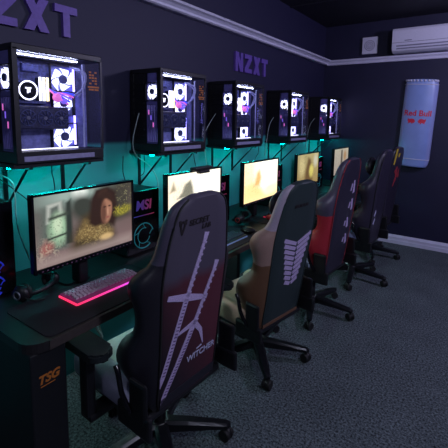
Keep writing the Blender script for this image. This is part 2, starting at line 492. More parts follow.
PCY = [0.8329, 1.7128, 2.5449, 3.5535, 4.666]
pc_labels = ['largest glass-sided computer with bright fans above the portrait screen',
             'second glass-sided computer on the wall, above the screen half hidden by the nearest chair',
             'third glass-sided computer on the wall, just under the smaller-looking purple letters',
             'fourth glass-sided computer on the wall, above the brown-toned screen',
             'last glass-sided computer on the wall, next to the dark back wall']
shelf_where = ['the largest glass computer', 'the second glass computer along the wall', 'the third glass computer along the wall',
               'the fourth glass computer along the wall', 'the last glass computer by the back wall']
for y, lb, wh in zip(PCY, pc_labels, shelf_where):
    make_pc(lb, (0.1712, y, 1.350))
    sh = thing('wall_shelf', 'black braced wall shelf carrying ' + wh, 'shelf', (X0, y, 1.330), group='braced shelves under the glass computers')
    MB().box(0, 0.275, -0.01, W_ + 0.01, 0.0, 0.0195, 0.003).build('board', M['black'], sh)
    for yy in (0.075, 0.385):
        br = MB().box(0, 0.26, yy - 0.008, yy + 0.008, -0.012, 0.0)
        br.box(0, 0.008, yy - 0.01, yy + 0.01, -0.24, 0.0)
        bo = br.build('bracket', M['metalblack'], sh)
        MB().cyl((0.006, yy, -0.225), (0.225, yy, -0.008), 0.0065, n=8).build('brace', M['metalblack'], bo)
    MB().box(0.19, 0.202, 0.0, W_, -0.006, -0.0005).build('light_strip', M['teal_led'], sh)

# ------------------------------------------------------------------ desk
DX, DZ = 0.62, 0.75
desk = thing('desk', 'long dark desk running along the wall under the screens', 'desk', (0, 0, 0))
def rounded_rect(x0, x1, y0, y1, r, corners=(1, 1, 1, 1), n=6):
    pts = []
    cs = [((x0 + r, y0 + r), PI, 1.5 * PI, (x0, y0)), ((x1 - r, y0 + r), 1.5 * PI, 2 * PI, (x1, y0)), ((x1 - r, y1 - r), 0, PI / 2, (x1, y1)), ((x0 + r, y1 - r), PI / 2, PI, (x0, y1))]
    for (c, a, b, k), on in zip(cs, corners):
        if on:
            for i in range(n + 1):
                t = a + (b - a) * i / n
                pts.append((c[0] + r * math.cos(t), c[1] + r * math.sin(t)))
        else:
            pts.append(k)
    return pts
top = MB()
top.prism(rounded_rect(-0.115, DX - 0.004, 0.622, 5.10, 0.075, (0, 1, 0, 0)), lambda u, v, d: Vector((u, v, d)), DZ - 0.038, DZ)
top.build('desktop', M['desk'], desk)
MB().box(DX - 0.004, DX, 0.697, 5.10, DZ - 0.037, DZ - 0.001).build('edge_band', M['deskedge'], desk)
MB().box(-0.10, 0.60, 0.632, 0.770, 0.0, DZ - 0.038, 0.006).build('end_panel', M['deskleg'], desk)
for y in (2.42, 3.42, 4.95):
    MB().box(-0.10, 0.30, y, y + 0.04, 0.0, DZ - 0.038, 0.004).build('support_panel', M['deskleg'], desk)
MB().box(-0.10, -0.088, 0.80, 5.05, DZ - 0.048, DZ - 0.0385).build('light_strip', M['under_led'], desk)
text_obj('lettering', 'TSG', 0.046, 0.001, basis((0.6005, 0.655, 0.584), (0, 1, 0), (0, 0, 1), (1, 0, 0)), M['orange'], desk, bold=0.0016, shear=0.25)
ul = MB().box(0.5995, 0.6012, 0.665, 0.722, 0.571, 0.574)
ul.build('print_line', M['orange'], desk)

# ------------------------------------------------------------------ screens
def paint(w, h, bg, ops):
    u, v = np.meshgrid((np.arange(w) + 0.5) / w, (np.arange(h) + 0.5) / h)
    img = bg(u, v)
    for op in ops:
        kind, col = op[0], np.array([lin(c / 255) for c in op[1]])
        soft = op[-1]
        if kind == 'e':
            cx, cy, rx, ry, ang = op[2:7]
            a = math.radians(ang); x = (u - cx); y = (v - cy) * h / w
            X = x * math.cos(a) + y * math.sin(a); Y = -x * math.sin(a) + y * math.cos(a)
            d = np.sqrt((X / rx) ** 2 + (Y / (ry * h / w)) ** 2)
            k = np.clip((1 - d) / soft + 0.5, 0, 1)
        elif kind == 'p':
            pts = op[2]
            sd = np.full(u.shape, 1e9); ins = np.zeros(u.shape, bool)
            for (x0, y0), (x1, y1) in zip(pts, pts[1:] + pts[:1]):
                ex, ey = x1 - x0, y1 - y0
                t = np.clip(((u - x0) * ex + (v - y0) * ey) / (ex * ex + ey * ey + 1e-9), 0, 1)
                sd = np.minimum(sd, np.hypot(u - x0 - t * ex, v - y0 - t * ey))
                c = ((y0 > v) != (y1 > v)) & (u < (x1 - x0) * (v - y0) / (y1 - y0 + 1e-12) + x0)
                ins ^= c
            sd = np.where(ins, sd, -sd)
            k = np.clip(sd / soft + 0.5, 0, 1)
        elif kind == 'n':   # speckle inside a soft ellipse
            cx, cy, rx, ry, seed, amt = op[2:8]
            rs = np.random.RandomState(seed)
            q = rs.rand(h // 2 + 1, w // 2 + 1).repeat(2, 0).repeat(2, 1)[:h, :w]
            q = 0.5 * q + 0.5 * (np.roll(q, 1, 0) + np.roll(q, 1, 1)) / 2
            q = (np.argsort(np.argsort(q.ravel())) / q.size).reshape(q.shape)
            d = np.sqrt(((u - cx) / rx) ** 2 + ((v - cy) / ry) ** 2)
            k = np.clip((1 - d) / soft + 0.5, 0, 1) * (q > 1 - amt)
        if kind == 'n': k = k * 0.38
        k = k[..., None]
        img = img * (1 - k) + col * k
    return img
def L3(*c): return np.array([lin(x / 255) for x in c])
def grad(c0, c1, c2):
    return lambda u, v: (L3(*c0) * (1 - u[..., None]) + L3(*c1) * u[..., None]) * v[..., None] + L3(*c2) * (1 - v[..., None])

pics = []
pics.append((grad((84, 94, 88), (70, 66, 58), (124, 100, 100)), [
    ('e', (150, 168, 160), 0.36, 0.95, 0.30, 0.16, 0, 1.2),
    ('e', (232, 240, 232), 0.42, 0.96, 0.07, 0.10, 0, 0.9),
    ('p', (90, 98, 92), [(0.03, 0.2), (0.06, 0.82), (0.26, 0.88), (0.30, 0.2)], 0.08),
    ('p', (172, 176, 168), [(0.10, 0.60), (0.11, 0.86), (0.24, 0.89), (0.25, 0.63), (0.22, 0.63), (0.21, 0.84), (0.14, 0.81), (0.13, 0.60)], 0.03),
    ('e', (150, 182, 150), 0.21, 0.50, 0.09, 0.22, 0, 0.7),
    ('e', (190, 210, 178), 0.20, 0.56, 0.04, 0.13, 0, 0.9),
    ('p', (44, 52, 48), [(0.27, 0.25), (0.28, 0.85), (0.33, 0.9), (0.34, 0.25)], 0.03),
    ('p', (50, 58, 52), [(0.08, 0.36), (0.30, 0.40), (0.30, 0.43), (0.08, 0.39)], 0.02),
    ('p', (140, 120, 112), [(0.04, 0.14), (0.07, 0.40), (0.10, 0.40), (0.09, 0.14)], 0.03),
    ('p', (60, 68, 60), [(0.12, 0.64), (0.30, 0.68), (0.30, 0.72), (0.12, 0.68)], 0.03),
    ('e', (150, 96, 90), 0.10, 0.26, 0.06, 0.08, 20, 0.9),
    ('n', (196, 182, 160), 0.10, 0.22, 0.12, 0.18, 3, 0.25, 0.8),
    ('n', (52, 50, 46), 0.16, 0.40, 0.16, 0.34, 9, 0.14, 0.8),
    ('e', (56, 60, 54), 0.47, 0.72, 0.16, 0.18, -30, 0.7),
    ('p', (62, 58, 50), [(0.66, 0.98), (0.98, 0.98), (0.98, 0.45), (0.70, 0.4)], 0.12),
    ('n', (196, 190, 140), 0.90, 0.82, 0.10, 0.18, 21, 0.10, 0.7),
    ('p', (70, 58, 40), [(0.30, 0.02), (0.34, 0.36), (0.44, 0.60), (0.56, 0.66), (0.66, 0.55), (0.76, 0.40), (0.82, 0.02)], 0.10),
    ('p', (122, 100, 62), [(0.37, 0.28), (0.46, 0.54), (0.60, 0.44), (0.76, 0.28), (0.74, 0.14), (0.56, 0.20)], 0.08),
    ('n', (188, 164, 108), 0.56, 0.32, 0.17, 0.18, 5, 0.35, 0.6),
    ('n', (52, 42, 30), 0.54, 0.36, 0.18, 0.22, 6, 0.25, 0.6),
    ('e', (200, 168, 116), 0.69, 0.20, 0.07, 0.05, 0, 0.8),
    ('p', (46, 30, 24), [(0.50, 0.46), (0.53, 0.84), (0.58, 0.97), (0.72, 0.99), (0.81, 0.88), (0.83, 0.56), (0.78, 0.34), (0.70, 0.42), (0.56, 0.40)], 0.05),
    ('e', (156, 110, 88), 0.700, 0.62, 0.060, 0.205, -6, 0.30),
    ('e', (98, 64, 52), 0.664, 0.58, 0.030, 0.17, 0, 0.9),
    ('e', (140, 84, 74), 0.708, 0.505, 0.022, 0.016, 0, 0.8),
    ('e', (60, 38, 32), 0.678, 0.675, 0.016, 0.012, 0, 0.9), ('e', (60, 38, 32), 0.732, 0.68, 0.014, 0.012, 0, 0.9),
    ('e', (182, 134, 110), 0.712, 0.595, 0.010, 0.06, 0, 0.9),
    ('e', (60, 40, 30), 0.66, 0.90, 0.05, 0.045, 20, 0.8),
    ('e', (116, 112, 44), 0.90, 0.56, 0.10, 0.07, 12, 0.8),
    ('n', (206, 190, 70), 0.88, 0.58, 0.10, 0.08, 8, 0.40, 0.6),
    ('p', (52, 34, 26), [(0.60, 0.84), (0.66, 0.92), (0.76, 0.88), (0.80, 0.70), (0.77, 0.72), (0.70, 0.80)], 0.03),
    ('p', (150, 132, 128), [(0.0, 0.0), (0.0, 0.10), (1.0, 0.13), (1.0, 0.0)], 0.15)], 1.12))
pics.append((grad((236, 226, 206), (250, 244, 226), (232, 214, 190)), [
    ('e', (255, 252, 240), 0.70, 0.60, 0.3, 0.35, 0, 1.0),
    ('p', (120, 118, 104), [(0.16, 0.52), (0.24, 0.62), (0.30, 0.78), (0.40, 0.86), (0.44, 0.70), (0.46, 0.52)], 0.05),
    ('n', (92, 92, 84), 0.30, 0.62, 0.18, 0.18, 2, 0.3, 0.7),
    ('n', (176, 160, 128), 0.6, 0.5, 0.5, 0.5, 4, 0.10, 0.5),
    ('p', (150, 138, 112), [(0.04, 0.66), (0.10, 0.86), (0.14, 0.70)], 0.05),
    ('p', (210, 178, 120), [(0.55, 0.1), (0.75, 0.3), (0.98, 0.28), (0.98, 0.1)], 0.12)], 1.5))
pics.append((grad((246, 230, 190), (255, 252, 238), (244, 214, 156)), [
    ('e', (255, 255, 246), 0.66, 0.62, 0.32, 0.42, 0, 0.8),
    ('p', (244, 212, 148), [(0.02, 0.05), (0.04, 0.40), (0.22, 0.46), (0.48, 0.30), (0.62, 0.05)], 0.12),
    ('p', (214, 176, 112), [(0.28, 0.38), (0.36, 0.72), (0.44, 0.80), (0.50, 0.58), (0.44, 0.36)], 0.10),
    ('n', (176, 134, 76), 0.36, 0.45, 0.2, 0.3, 3, 0.2, 0.6),
    ('n', (206, 160, 92), 0.2, 0.3, 0.3, 0.3, 7, 0.16, 0.6),
    ('n', (160, 132, 96), 0.10, 0.85, 0.14, 0.16, 12, 0.22, 0.6),
    ('e', (255, 240, 190), 0.80, 0.22, 0.2, 0.12, 0, 1.0)], 1.5))
pics.append((grad((190, 176, 128), (206, 190, 128), (176, 150, 96)), [
    ('p', (120, 92, 58), [(0.34, 0.0), (0.40, 0.5), (0.50, 0.88), (0.62, 0.80), (0.70, 0.40), (0.74, 0.0)], 0.10),
    ('e', (226, 208, 150), 0.22, 0.62, 0.12, 0.3, 0, 0.9),
    ('e', (240, 224, 120), 0.66, 0.42, 0.10, 0.2, 0, 0.8),
    ('n', (90, 76, 52), 0.5, 0.5, 0.45, 0.5, 5, 0.2, 0.5),
    ('e', (220, 216, 190), 0.86, 0.75, 0.1, 0.2, 0, 0.9)], 0.85))
pics.append((grad((200, 196, 176), (206, 196, 176), (182, 168, 160)), [
    ('p', (96, 88, 80), [(0.46, 0.3), (0.48, 0.95), (0.58, 0.95), (0.60, 0.3)], 0.05),
    ('e', (190, 150, 110), 0.76, 0.7, 0.1, 0.2, 0, 0.8),
    ('n', (120, 112, 100), 0.5, 0.5, 0.5, 0.5, 5, 0.2, 0.5)], 0.8))

def make_monitor(y0, w, xf, pic, label):
    root = thing('monitor', label, 'monitor', (xf, y0 + w / 2, DZ), group='monitors on the long desk')
    hw, zb, zt = w / 2, 0.147, 0.492
    fr = MB()
    fr.box(-0.03, -0.002, -hw, hw, zb, zt, 0.004)
    fr.box(-0.006, 0.006, -hw, -hw + 0.010, zb, zt).box(-0.006, 0.006, hw - 0.010, hw, zb, zt)
    fr.box(-0.006, 0.006, -hw, hw, zt - 0.010, zt).box(-0.006, 0.007, -hw, hw, zb, zb + 0.020)
    fr.box(-0.055, -0.03, -hw * 0.5, hw * 0.5, zb + 0.06, zt - 0.06, 0.012)
    fr.build('housing', M['gloss'], root)
    bg, ops, st = pic
    nu, nv = 176, 104
    img = paint(nu, nv, bg, ops)
    me = bpy.data.meshes.new('screen')
    ys = np.linspace(-hw + 0.010, hw - 0.010, nu + 1); zs = np.linspace(zb + 0.020, zt - 0.010, nv + 1)
    vs = [(0.0, a, b) for b in zs for a in ys]
    fs = [(j * (nu + 1) + i, j * (nu + 1) + i + 1, (j + 1) * (nu + 1) + i + 1, (j + 1) * (nu + 1) + i) for j in range(nv) for i in range(nu)]
    me.from_pydata(vs, [], fs)
    ca = me.color_attributes.new('picture', 'FLOAT_COLOR', 'CORNER')
    buf = np.ones((nu * nv, 4, 4), np.float32)
    buf[:, :, :3] = img.reshape(-1, 1, 3)
    ca.data.foreach_set('color', buf.ravel())
    me.materials.append(screen_mat('screen_picture', st))
    o = bpy.data.objects.new('screen', me); link(o, root)
    s = MB()
    s.box(-0.12, -0.05, -0.025, 0.025, 0.011, 0.34, 0.008)
    s.build('stand', M['black'], root)
    ft = MB().prism(rounded_rect(-0.215, -0.085, -0.07, 0.07, 0.03), lambda u, v, d: Vector((u, v, d)), 0.0005, 0.012)
    ft.build('foot', M['black'], root)
    sm = MB()
    for k in range(22):
        y = -hw + 0.03 + k * (w - 0.06) / 21
        sm.box(0.007, 0.0078, y, y + 0.008, zb + 0.006, zb + 0.011)
    sm.build('print_marks', M['violetmark'], root)
    return root
M['violetmark'] = mat('mauve_print', rgb(104, 70, 96), 0.5)
mon = [(0.79, 0.535, 'monitor showing a long-haired figure in a scarf, nearest on the desk'),
       (1.575, 0.54, 'bright pale monitor partly hidden by the nearest chair, with a bar on its top edge'),
       (2.40, 0.57, 'bright yellow-white monitor beside the beige-sided chair'),
       (3.36, 0.56, 'brown and yellow toned monitor behind the beige-sided chair'),
       (4.40, 0.55, 'farthest small-looking monitor peeking over the red-sided chair')]
mons = []
for i, (y0, w, lb) in enumerate(mon):
    mons.append(make_monitor(y0, w, 0.35, pics[i], lb))
cam_bar = MB().box(-0.02, 0.03, -0.09, 0.09, 0.4925, 0.515, 0.006).box(0.0, 0.035, -0.05, 0.05, 0.474, 0.4935, 0.006)
tag(cam_bar.build('screen_light_bar', M['black'], None, loc=(0.367, 1.575 + 0.30, DZ)), 'black bar clipped on the top edge of the second monitor', 'light bar')

# ------------------------------------------------------------------ computer towers on the desk
def grad_emit(name, c0, c1, y0, y1, strength):
    m = bpy.data.materials.new(name); m.use_nodes = True
    nt = m.node_tree; b = nt.nodes['Principled BSDF']; b.inputs['Base Color'].default_value = (0.02, 0.02, 0.03, 1)
    tc = nt.nodes.new('ShaderNodeTexCoord'); sp = nt.nodes.new('ShaderNodeSeparateXYZ'); nt.links.new(tc.outputs['Object'], sp.inputs['Vector'])
    mr = nt.nodes.new('ShaderNodeMapRange'); mr.inputs['From Min'].default_value = y0; mr.inputs['From Max'].default_value = y1
    nt.links.new(sp.outputs['Y'], mr.inputs['Value'])
    rp = nt.nodes.new('ShaderNodeValToRGB'); rp.color_ramp.elements[0].color = c0; rp.color_ramp.elements[1].color = c1
    e = rp.color_ramp.elements.new(0.5); e.color = rgb(96, 50, 130)
    nt.links.new(mr.outputs['Result'], rp.inputs['Fac']); nt.links.new(rp.outputs['Color'], b.inputs['Emission Color'])
    b.inputs['Emission Strength'].default_value = strength
    return m
M['msi'] = grad_emit('lit_lettering', rgb(40, 70, 190), rgb(190, 60, 80), -0.10, 0.10, 0.42)
M['cyan_ring'] = mat('cyan_lit_ring', rgb(40, 140, 150), 0.5, emit=rgb(50, 150, 165), strength=0.14)
M['blue_ring'] = mat('blue_lit_ring', rgb(40, 60, 200), 0.5, emit=rgb(45, 55, 215), strength=0.3)

def make_tower(x, y, w, h, d, label, ring, text=True):
    root = thing('computer_tower', label, 'computer', (x, y, DZ + 0.002), group='black computer towers on the desk')
    MB().box(-d, -0.012, -w / 2, w / 2, 0.008, h, 0.004).build('body', M['black'], root)
    fp = MB().box(-0.012, 0.0, -w / 2, w / 2, 0.008, h, 0.003)
    fp.box(0.0, 0.002, -w / 2 + 0.008, -w / 2 + 0.014, 0.02, h - 0.01).box(0.0, 0.002, w / 2 - 0.014, w / 2 - 0.008, 0.02, h - 0.01)
    fp.build('front_panel', M['gloss'], root)
    for a in (-d + 0.03, -0.05):
        for b in (-w / 2 + 0.03, w / 2 - 0.03):
            MB().cyl((a, b, -0.001), (a, b, 0.009), 0.012, n=10).build('foot', M['rubber'], root)
    if text:
        text_obj('lettering', 'MSI', 0.082, 0.002, basis((0.001, 0, h * 0.70), (0, 1, 0), (0, 0, 1), (1, 0, 0)), M['msi'], root, bold=0.0022, align='CENTER', shear=0.12)
        MB().box(0.0, 0.0015, -w * 0.33, w * 0.33, h * 0.60, h * 0.60 + 0.005).build('light_line', M['msi'], root)
    for zc, rr in (((h * 0.28, w * 0.30),) if text else ((h * 0.30, w * 0.24), (h * 0.13, w * 0.24))):
        fr = MB().torus((0.001, 0, zc), rr, 0.0035, a0=0.3, a1=5.4, n=30, k=6)
        fr.torus((0.001, 0, zc), rr * 0.62, 0.0025, a0=1.2, a1=6.0, n=26, k=6)
        for k in range(5):
            a = 2 * PI * k / 5
            fr.tube([(0.001, rr * 0.6 * math.cos(a), zc + rr * 0.6 * math.sin(a)), (0.001, rr * 0.8 * math.cos(a + .3), zc + rr * 0.8 * math.sin(a + .3)), (0.001, rr * math.cos(a + .4), zc + rr * math.sin(a + .4))], 0.0022, n=5, smooth=2)
        fr.build('fan_ring', ring, root)
    return root
make_tower(0.125, 0.727, 0.19, 0.43, 0.22, 'black tower with blue ring lights at the near end of the desk', M['blue_ring'], False)
make_tower(0.20, 1.535, 0.255, 0.385, 0.24, 'black tower with lit letters between the portrait screen and the nearest chair', M['cyan_ring'])
make_tower(0.20, 2.315, 0.25, 0.385, 0.24, 'black tower with lit letters left of the yellow-white screen', M['cyan_ring'])
make_tower(0.20, 3.23, 0.25, 0.385, 0.24, 'black tower with lit letters right of the yellow-white screen', M['cyan_ring'])
make_tower(0.20, 4.33, 0.25, 0.385, 0.24, 'black tower with lit letters between the two farthest screens', M['cyan_ring'])

# ------------------------------------------------------------------ mousepads, keyboards, mice, headsets
def mousepad(x0, x1, y0, y1, label):
    o = MB().prism(rounded_rect(x0, x1, y0, y1, 0.03), lambda u, v, d: Vector((u, v, d)), DZ + 0.0003, DZ + 0.004).build('mousepad', M['pad'])
    tag(o, label, 'mousepad', 'dark mousepads on the desk')
mousepad(0.27, 0.605, 0.70, 1.36, 'dark mousepad under the pink-lit keyboard')
mousepad(0.27, 0.60, 1.72, 2.34, 'dark mousepad between the nearest chair and the beige-sided chair')
mousepad(0.27, 0.60, 2.55, 3.2, 'dark mousepad behind the beige-sided chair')
mousepad(0.27, 0.60, 3.5, 4.15, 'dark mousepad behind the red-sided chair')

def keyboard(x0, y0, y1, z, cap, glow, label, rz=0.0, body=M['black']):
    L = y1 - y0; D = 0.135
    root = thing('keyboard', label, 'keyboard', (x0 + D / 2, (y0 + y1) / 2, z), rz, group='gaming keyboards on the desk')
    MB().box(-D / 2, D / 2, -L / 2, L / 2, 0.004, 0.016, 0.003).build('body', body, root)
    g = MB()
    g.box(D / 2 - 0.003, D / 2 + 0.004, -L / 2, L / 2, 0.0, 0.008).box(-D / 2, D / 2, -L / 2 - 0.005, -L / 2 + 0.002, 0.0, 0.008)
    g.build('light_strip', glow, root)
    k = MB()
    rows = 5; n = int(L / 0.0195)
    for r in range(rows):
        x = -D / 2 + 0.018 + r * 0.0205
        off = (0.0, 0.006, 0.009, 0.003, 0.0)[r]
        j = 0
        while j < n:
            y = -L / 2 + 0.008 + j * 0.0195 + off
            wide = 1
            if r == 4 and 4 <= j < 9: wide = 5
            ye = y + 0.0195 * wide - 0.006
            if ye < L / 2 - 0.003:
                k.prism([(x, y), (x + 0.0135, y), (x + 0.0135, ye), (x, ye)], lambda u, v, d: Vector((u, v, d)), 0.014, 0.025)
            j += wide
    k.build('keycaps', cap, root)
    return root
def two_tone(name, c0, c1, y0, y1, strength):
    m = grad_emit(name, c0, c1, y0, y1, strength)
    m.node_tree.nodes['Color Ramp'].color_ramp.elements[1].color = rgb(226, 60, 150)
    return m
M['kbglow'] = two_tone('pink_light_strip', rgb(232, 44, 90), rgb(190, 80, 235), -0.18, 0.18, 1.6)
M['kbbody'] = mat('lit_keyboard_deck', rgb(30, 22, 32), 0.5, emit=rgb(200, 60, 150), strength=0.16)
M['kbglow2'] = mat('pale_light_strip', rgb(120, 140, 180), 0.5, emit=rgb(120, 140, 190), strength=0.25)
M['kbred'] = mat('red_light_strip', rgb(220, 60, 80), 0.5, emit=rgb(220, 50, 80), strength=0.6)
keyboard(0.338, 0.905, 1.275, DZ + 0.0045, M['keycap'], M['kbglow'], 'keyboard with glowing pink and purple edge under the portrait screen', body=M['kbbody'])
keyboard(0.40, 1.82, 2.18, DZ + 0.0045, M['kb_dark'], M['kbglow2'], 'dark keyboard between the nearest chair and the beige-sided chair')
keyboard(0.36, 2.72, 3.08, DZ + 0.0045, M['kb_dark'], M['kbred'], 'keyboard with red edge light behind the beige-sided chair')
keyboard(0.38, 3.62, 3.98, DZ + 0.0045, M['kb_dark'], M['kbred'], 'keyboard with red edge light behind the red-sided chair')

def mouse(x, y, z, body, glow, label, rz=0.2):
    root = thing('mouse', label, 'mouse', (x, y, z), rz, group='gaming mice on the desk')
    MB().sph((0, 0, 0.012), 0.03, 1.9, 1.0, 0.85, n=20).build('shell', body, root)
    MB().torus((0, 0, 0), 0.026, 0.004, mx=Matrix.Translation((0, 0, 0.012)) @ Matrix.Rotation(PI / 2, 4, 'Y') @ Matrix.Diagonal((1, 1, 1.8, 1)), n=24, k=6).build('light_ring', glow, root)
    MB().cyl((-0.03, -0.004, 0.036), (-0.03, 0.004, 0.036), 0.008, n=12).build('wheel', M['rubber'], root)
    return root
M['whiteglow'] = mat('mint_glow', rgb(200, 240, 225), 0.5, emit=rgb(190, 245, 225), strength=2.0)
M['redmouse'] = mat('red_mouse_shell', rgb(150, 44, 52), 0.35)
M['greenglow'] = mat('green_glow', rgb(120, 230, 70), 0.5, emit=rgb(120, 235, 70), strength=1.3)
mouse(0.50, 2.245, DZ + 0.018, M['black'], M['whiteglow'], 'mouse with mint-white glow beside the beige-sided chair')
mouse(0.47, 2.665, DZ + 0.018, M['redmouse'], M['kbred'], 'red mouse in front of the beige-sided chair headrest')
mouse(0.58, 4.76, DZ + 0.008, M['black'], M['greenglow'], 'mouse glowing green beyond the red-sided chair')

def headset(x, y, z, label, band, accent, rz=0.0, tilt=0.15):
    root = thing('headset', label, 'headset', (x, y, z), rz, group='headsets lying on the desk')
    # lying on its side: the headband arcs flat above the desk, cups at its ends
    mx = Matrix.Rotation(tilt, 4, 'X') @ Matrix.Rotation(PI / 2, 4, 'Y')
    hb = MB().torus((0, 0, 0.045), 0.088, 0.012, mx=mx, a0=-0.2, a1=PI + 0.2, n=26, k=8)
    hb.build('headband', band, root)
    for s in (-1, 1):
        c = MB()
        c.sph((0.03, s * 0.088, 0.040), 0.04, 1.0, 0.62, 0.95, n=18)
        cup = c.build('ear_cup', band, root)
        MB().torus((0.03, s * 0.068, 0.040), 0.028, 0.011, mx=Matrix.Rotation(PI / 2, 4, 'Z'), n=20, k=8).build('cushion', M['rubber'], cup)
        MB().torus((0.03, s * 0.113, 0.040), 0.017, 0.0035, mx=Matrix.Rotation(PI / 2, 4, 'Z'), n=18, k=6).build('accent_ring', accent, cup)
    MB().tube([(0.06, -0.10, 0.03), (0.10, -0.09, 0.02), (0.13, -0.06, 0.02)], 0.004, n=6).build('microphone', M['rubber'], root)
    return root
M['redaccent'] = mat('red_plastic', rgb(170, 50, 56), 0.4)
headset(0.20, 0.855, DZ + 0.006, 'black headset lying at the lower corner of the portrait screen', M['black'], M['silver'], 0.3)
headset(0.27, 2.48, DZ + 0.006, 'black headset with red rings under the yellow-white screen', M['black'], M['redaccent'], 0.2)
headset(0.33, 3.42, DZ + 0.006, 'black headset near the red-sided chair headrest', M['black'], M['redaccent'], 0.1)

# ------------------------------------------------------------------ cables
def cable(pts, r, m, label):
    o = MB().tube(pts, r, n=7).build('cable', m)
    tag(o, label, 'cable', 'cables hanging on the wall')
cable([(-0.02, 1.705, 1.60), (-0.02, 1.652, 1.425), (-0.02, 1.675, 1.326), (-0.02, 1.779, 1.255), (-0.02, 1.861, 1.15), (-0.02, 1.88, 0.99)], 0.0035, M['white_wire'], 'white cable looping under the second glass computer')
cable([(-0.02, 2.535, 1.615), (-0.02, 2.42, 1.496), (-0.02, 2.382, 1.4), (-0.02, 2.41, 1.236), (-0.02, 2.438, 1.12)], 0.003, M['white_wire'], 'white cable arcing beside the third glass computer')
cable([(-0.02, 3.545, 1.60), (-0.02, 3.46, 1.52), (-0.02, 3.41, 1.365), (-0.02, 3.381, 1.20)], 0.003, M['white_wire'], 'pale cable beside the fourth glass computer')
cable([(-0.02, 4.655, 1.60), (-0.02, 4.54, 1.54), (-0.02, 4.458, 1.42), (-0.02, 4.40, 1.22)], 0.003, M['white_wire'], 'pale cable beside the last glass computer')
cable([(-0.06, 0.80, 1.31), (-0.02, 0.886, 1.257), (-0.02, 0.905, 1.18), (-0.02, 0.905, 1.079), (-0.02, 0.919, 0.973), (-0.02, 0.972, 0.80)], 0.0035, M['white_wire'], 'white cable drooping behind the tower with blue ring lights')
cable([(-0.09, 0.82, 1.30), (-0.09, 0.93, 1.20), (-0.09, 1.02, 1.10), (-0.09, 1.08, 0.95), (-0.09, 1.09, 0.80)], 0.003, M['black_wire'], 'black cable sagging behind the portrait screen')
cable([(-0.08, 1.135, 1.32), (-0.07, 1.128, 1.26), (-0.07, 1.14, 1.16), (-0.07, 1.13, 0.80)], 0.003, M['black_wire'], 'black cable dropping from the middle of the largest glass computer')
cable([(-0.08, 1.62, 1.32), (-0.06, 1.60, 1.22), (-0.07, 1.63, 1.10), (-0.07, 1.62, 0.78)], 0.003, M['black_wire'], 'black cable dropping left of the second glass computer')
cable([(-0.08, 1.80, 1.32), (-0.06, 1.78, 1.2), (-0.07, 1.74, 1.13), (-0.07, 1.72, 0.78)], 0.003, M['black_wire'], 'black cable dropping under the middle of the second glass computer')
cable([(-0.08, 2.30, 1.40), (-0.06, 2.31, 1.25), (-0.07, 2.36, 1.10), (-0.07, 2.36, 0.78)], 0.003, M['black_wire'], 'black cable between the second and third glass computers')
cable([(-0.08, 3.30, 1.40), (-0.06, 3.32, 1.25), (-0.07, 3.26, 1.14), (-0.07, 3.26, 0.78)], 0.003, M['black_wire'], 'black cable left of the fourth glass computer')
cable([(-0.08, 2.70, 1.32), (-0.06, 2.73, 1.22), (-0.06, 2.71, 1.13), (-0.07, 2.70, 0.78)], 0.0028, M['white_wire'], 'thin pale cable under the third glass computer')
hk = MB().tube([(0.30, 1.17, 0.523), (0.30, 1.128, 0.535), (0.30, 1.115, 0.50), (0.30, 1.137, 0.455), (0.28, 1.16, 0.43), (0.12, 1.2, 0.60), (0.05, 1.2, 0.70)], 0.006, n=8).build('hanging_cable', M['white_wire'])
tag(hk, 'white looped cable hanging below the desk behind the nearest chair', 'cable')

# ------------------------------------------------------------------ gaming chairs
def rv(z):
    return float(np.interp(z, [0.38, 0.60, 0.90, 1.10, 1.32], [0.185, 0.21, 0.235, 0.255, 0.285]))
#           z    panel  outer  depth  inner
SECT = [(0.400, 0.160, 0.185, 0.060, 0.12),
        (0.440, 0.172, 0.210, 0.090, 0.13),
        (0.520, 0.174, 0.238, 0.150, 0.14),
        (0.600, 0.176, 0.262, 0.205, 0.15),
        (0.680, 0.178, 0.262, 0.195, 0.15),
        (0.760, 0.181, 0.245, 0.125, 0.15),
        (0.850, 0.185, 0.248, 0.118, 0.16),
        (0.930, 0.189, 0.266, 0.148, 0.16),
        (0.985, 0.188, 0.255, 0.138, 0.15),
        (1.030, 0.184, 0.216, 0.098, 0.14),
        (1.080, 0.178, 0.198, 0.080, 0.13),
        (1.140, 0.168, 0.188, 0.074, 0.12),
        (1.210, 0.152, 0.172, 0.070, 0.11),
        (1.262, 0.130, 0.148, 0.060, 0.09),
        (1.292, 0.092, 0.106, 0.045, 0.06)]
def dense_sections(n=3):
    S = np.array(SECT)
    out = []
    for i in range(len(S) - 1):
        for k in range(n):
            t = k / n
            a = S[max(i - 1, 0)]; b = S[i]; c = S[i + 1]; d = S[min(i + 2, len(S) - 1)]
            out.append(0.5 * (2 * b + (c - a) * t + (2 * a - 5 * b + 4 * c - d) * t * t + (3 * b - a - 3 * c + d) * t ** 3))
    out.append(S[-1])
    return out
SD = dense_sections()
def prof(z, wp, wo, d, wi):
    r = rv(z)
    dc = min(0.085, d * 0.75)
    half = [(r, 0.0), (r, wp * 0.55), (r - 0.001, wp - 0.012), (r - 0.008, wp),          # rear panel
            (r - d * 0.28, wo * 0.975), (r - d * 0.62, wo), (r - d * 0.9, wo - 0.012), (r - d, wo - 0.04), (r - d * 0.97, wo - 0.075),  # bolster
            (r - dc - (d - dc) * 0.35, wi), (r - dc, wi * 0.75), (r - dc - 0.01, wi * 0.35), (r - dc - 0.012, 0.0)]
    return half

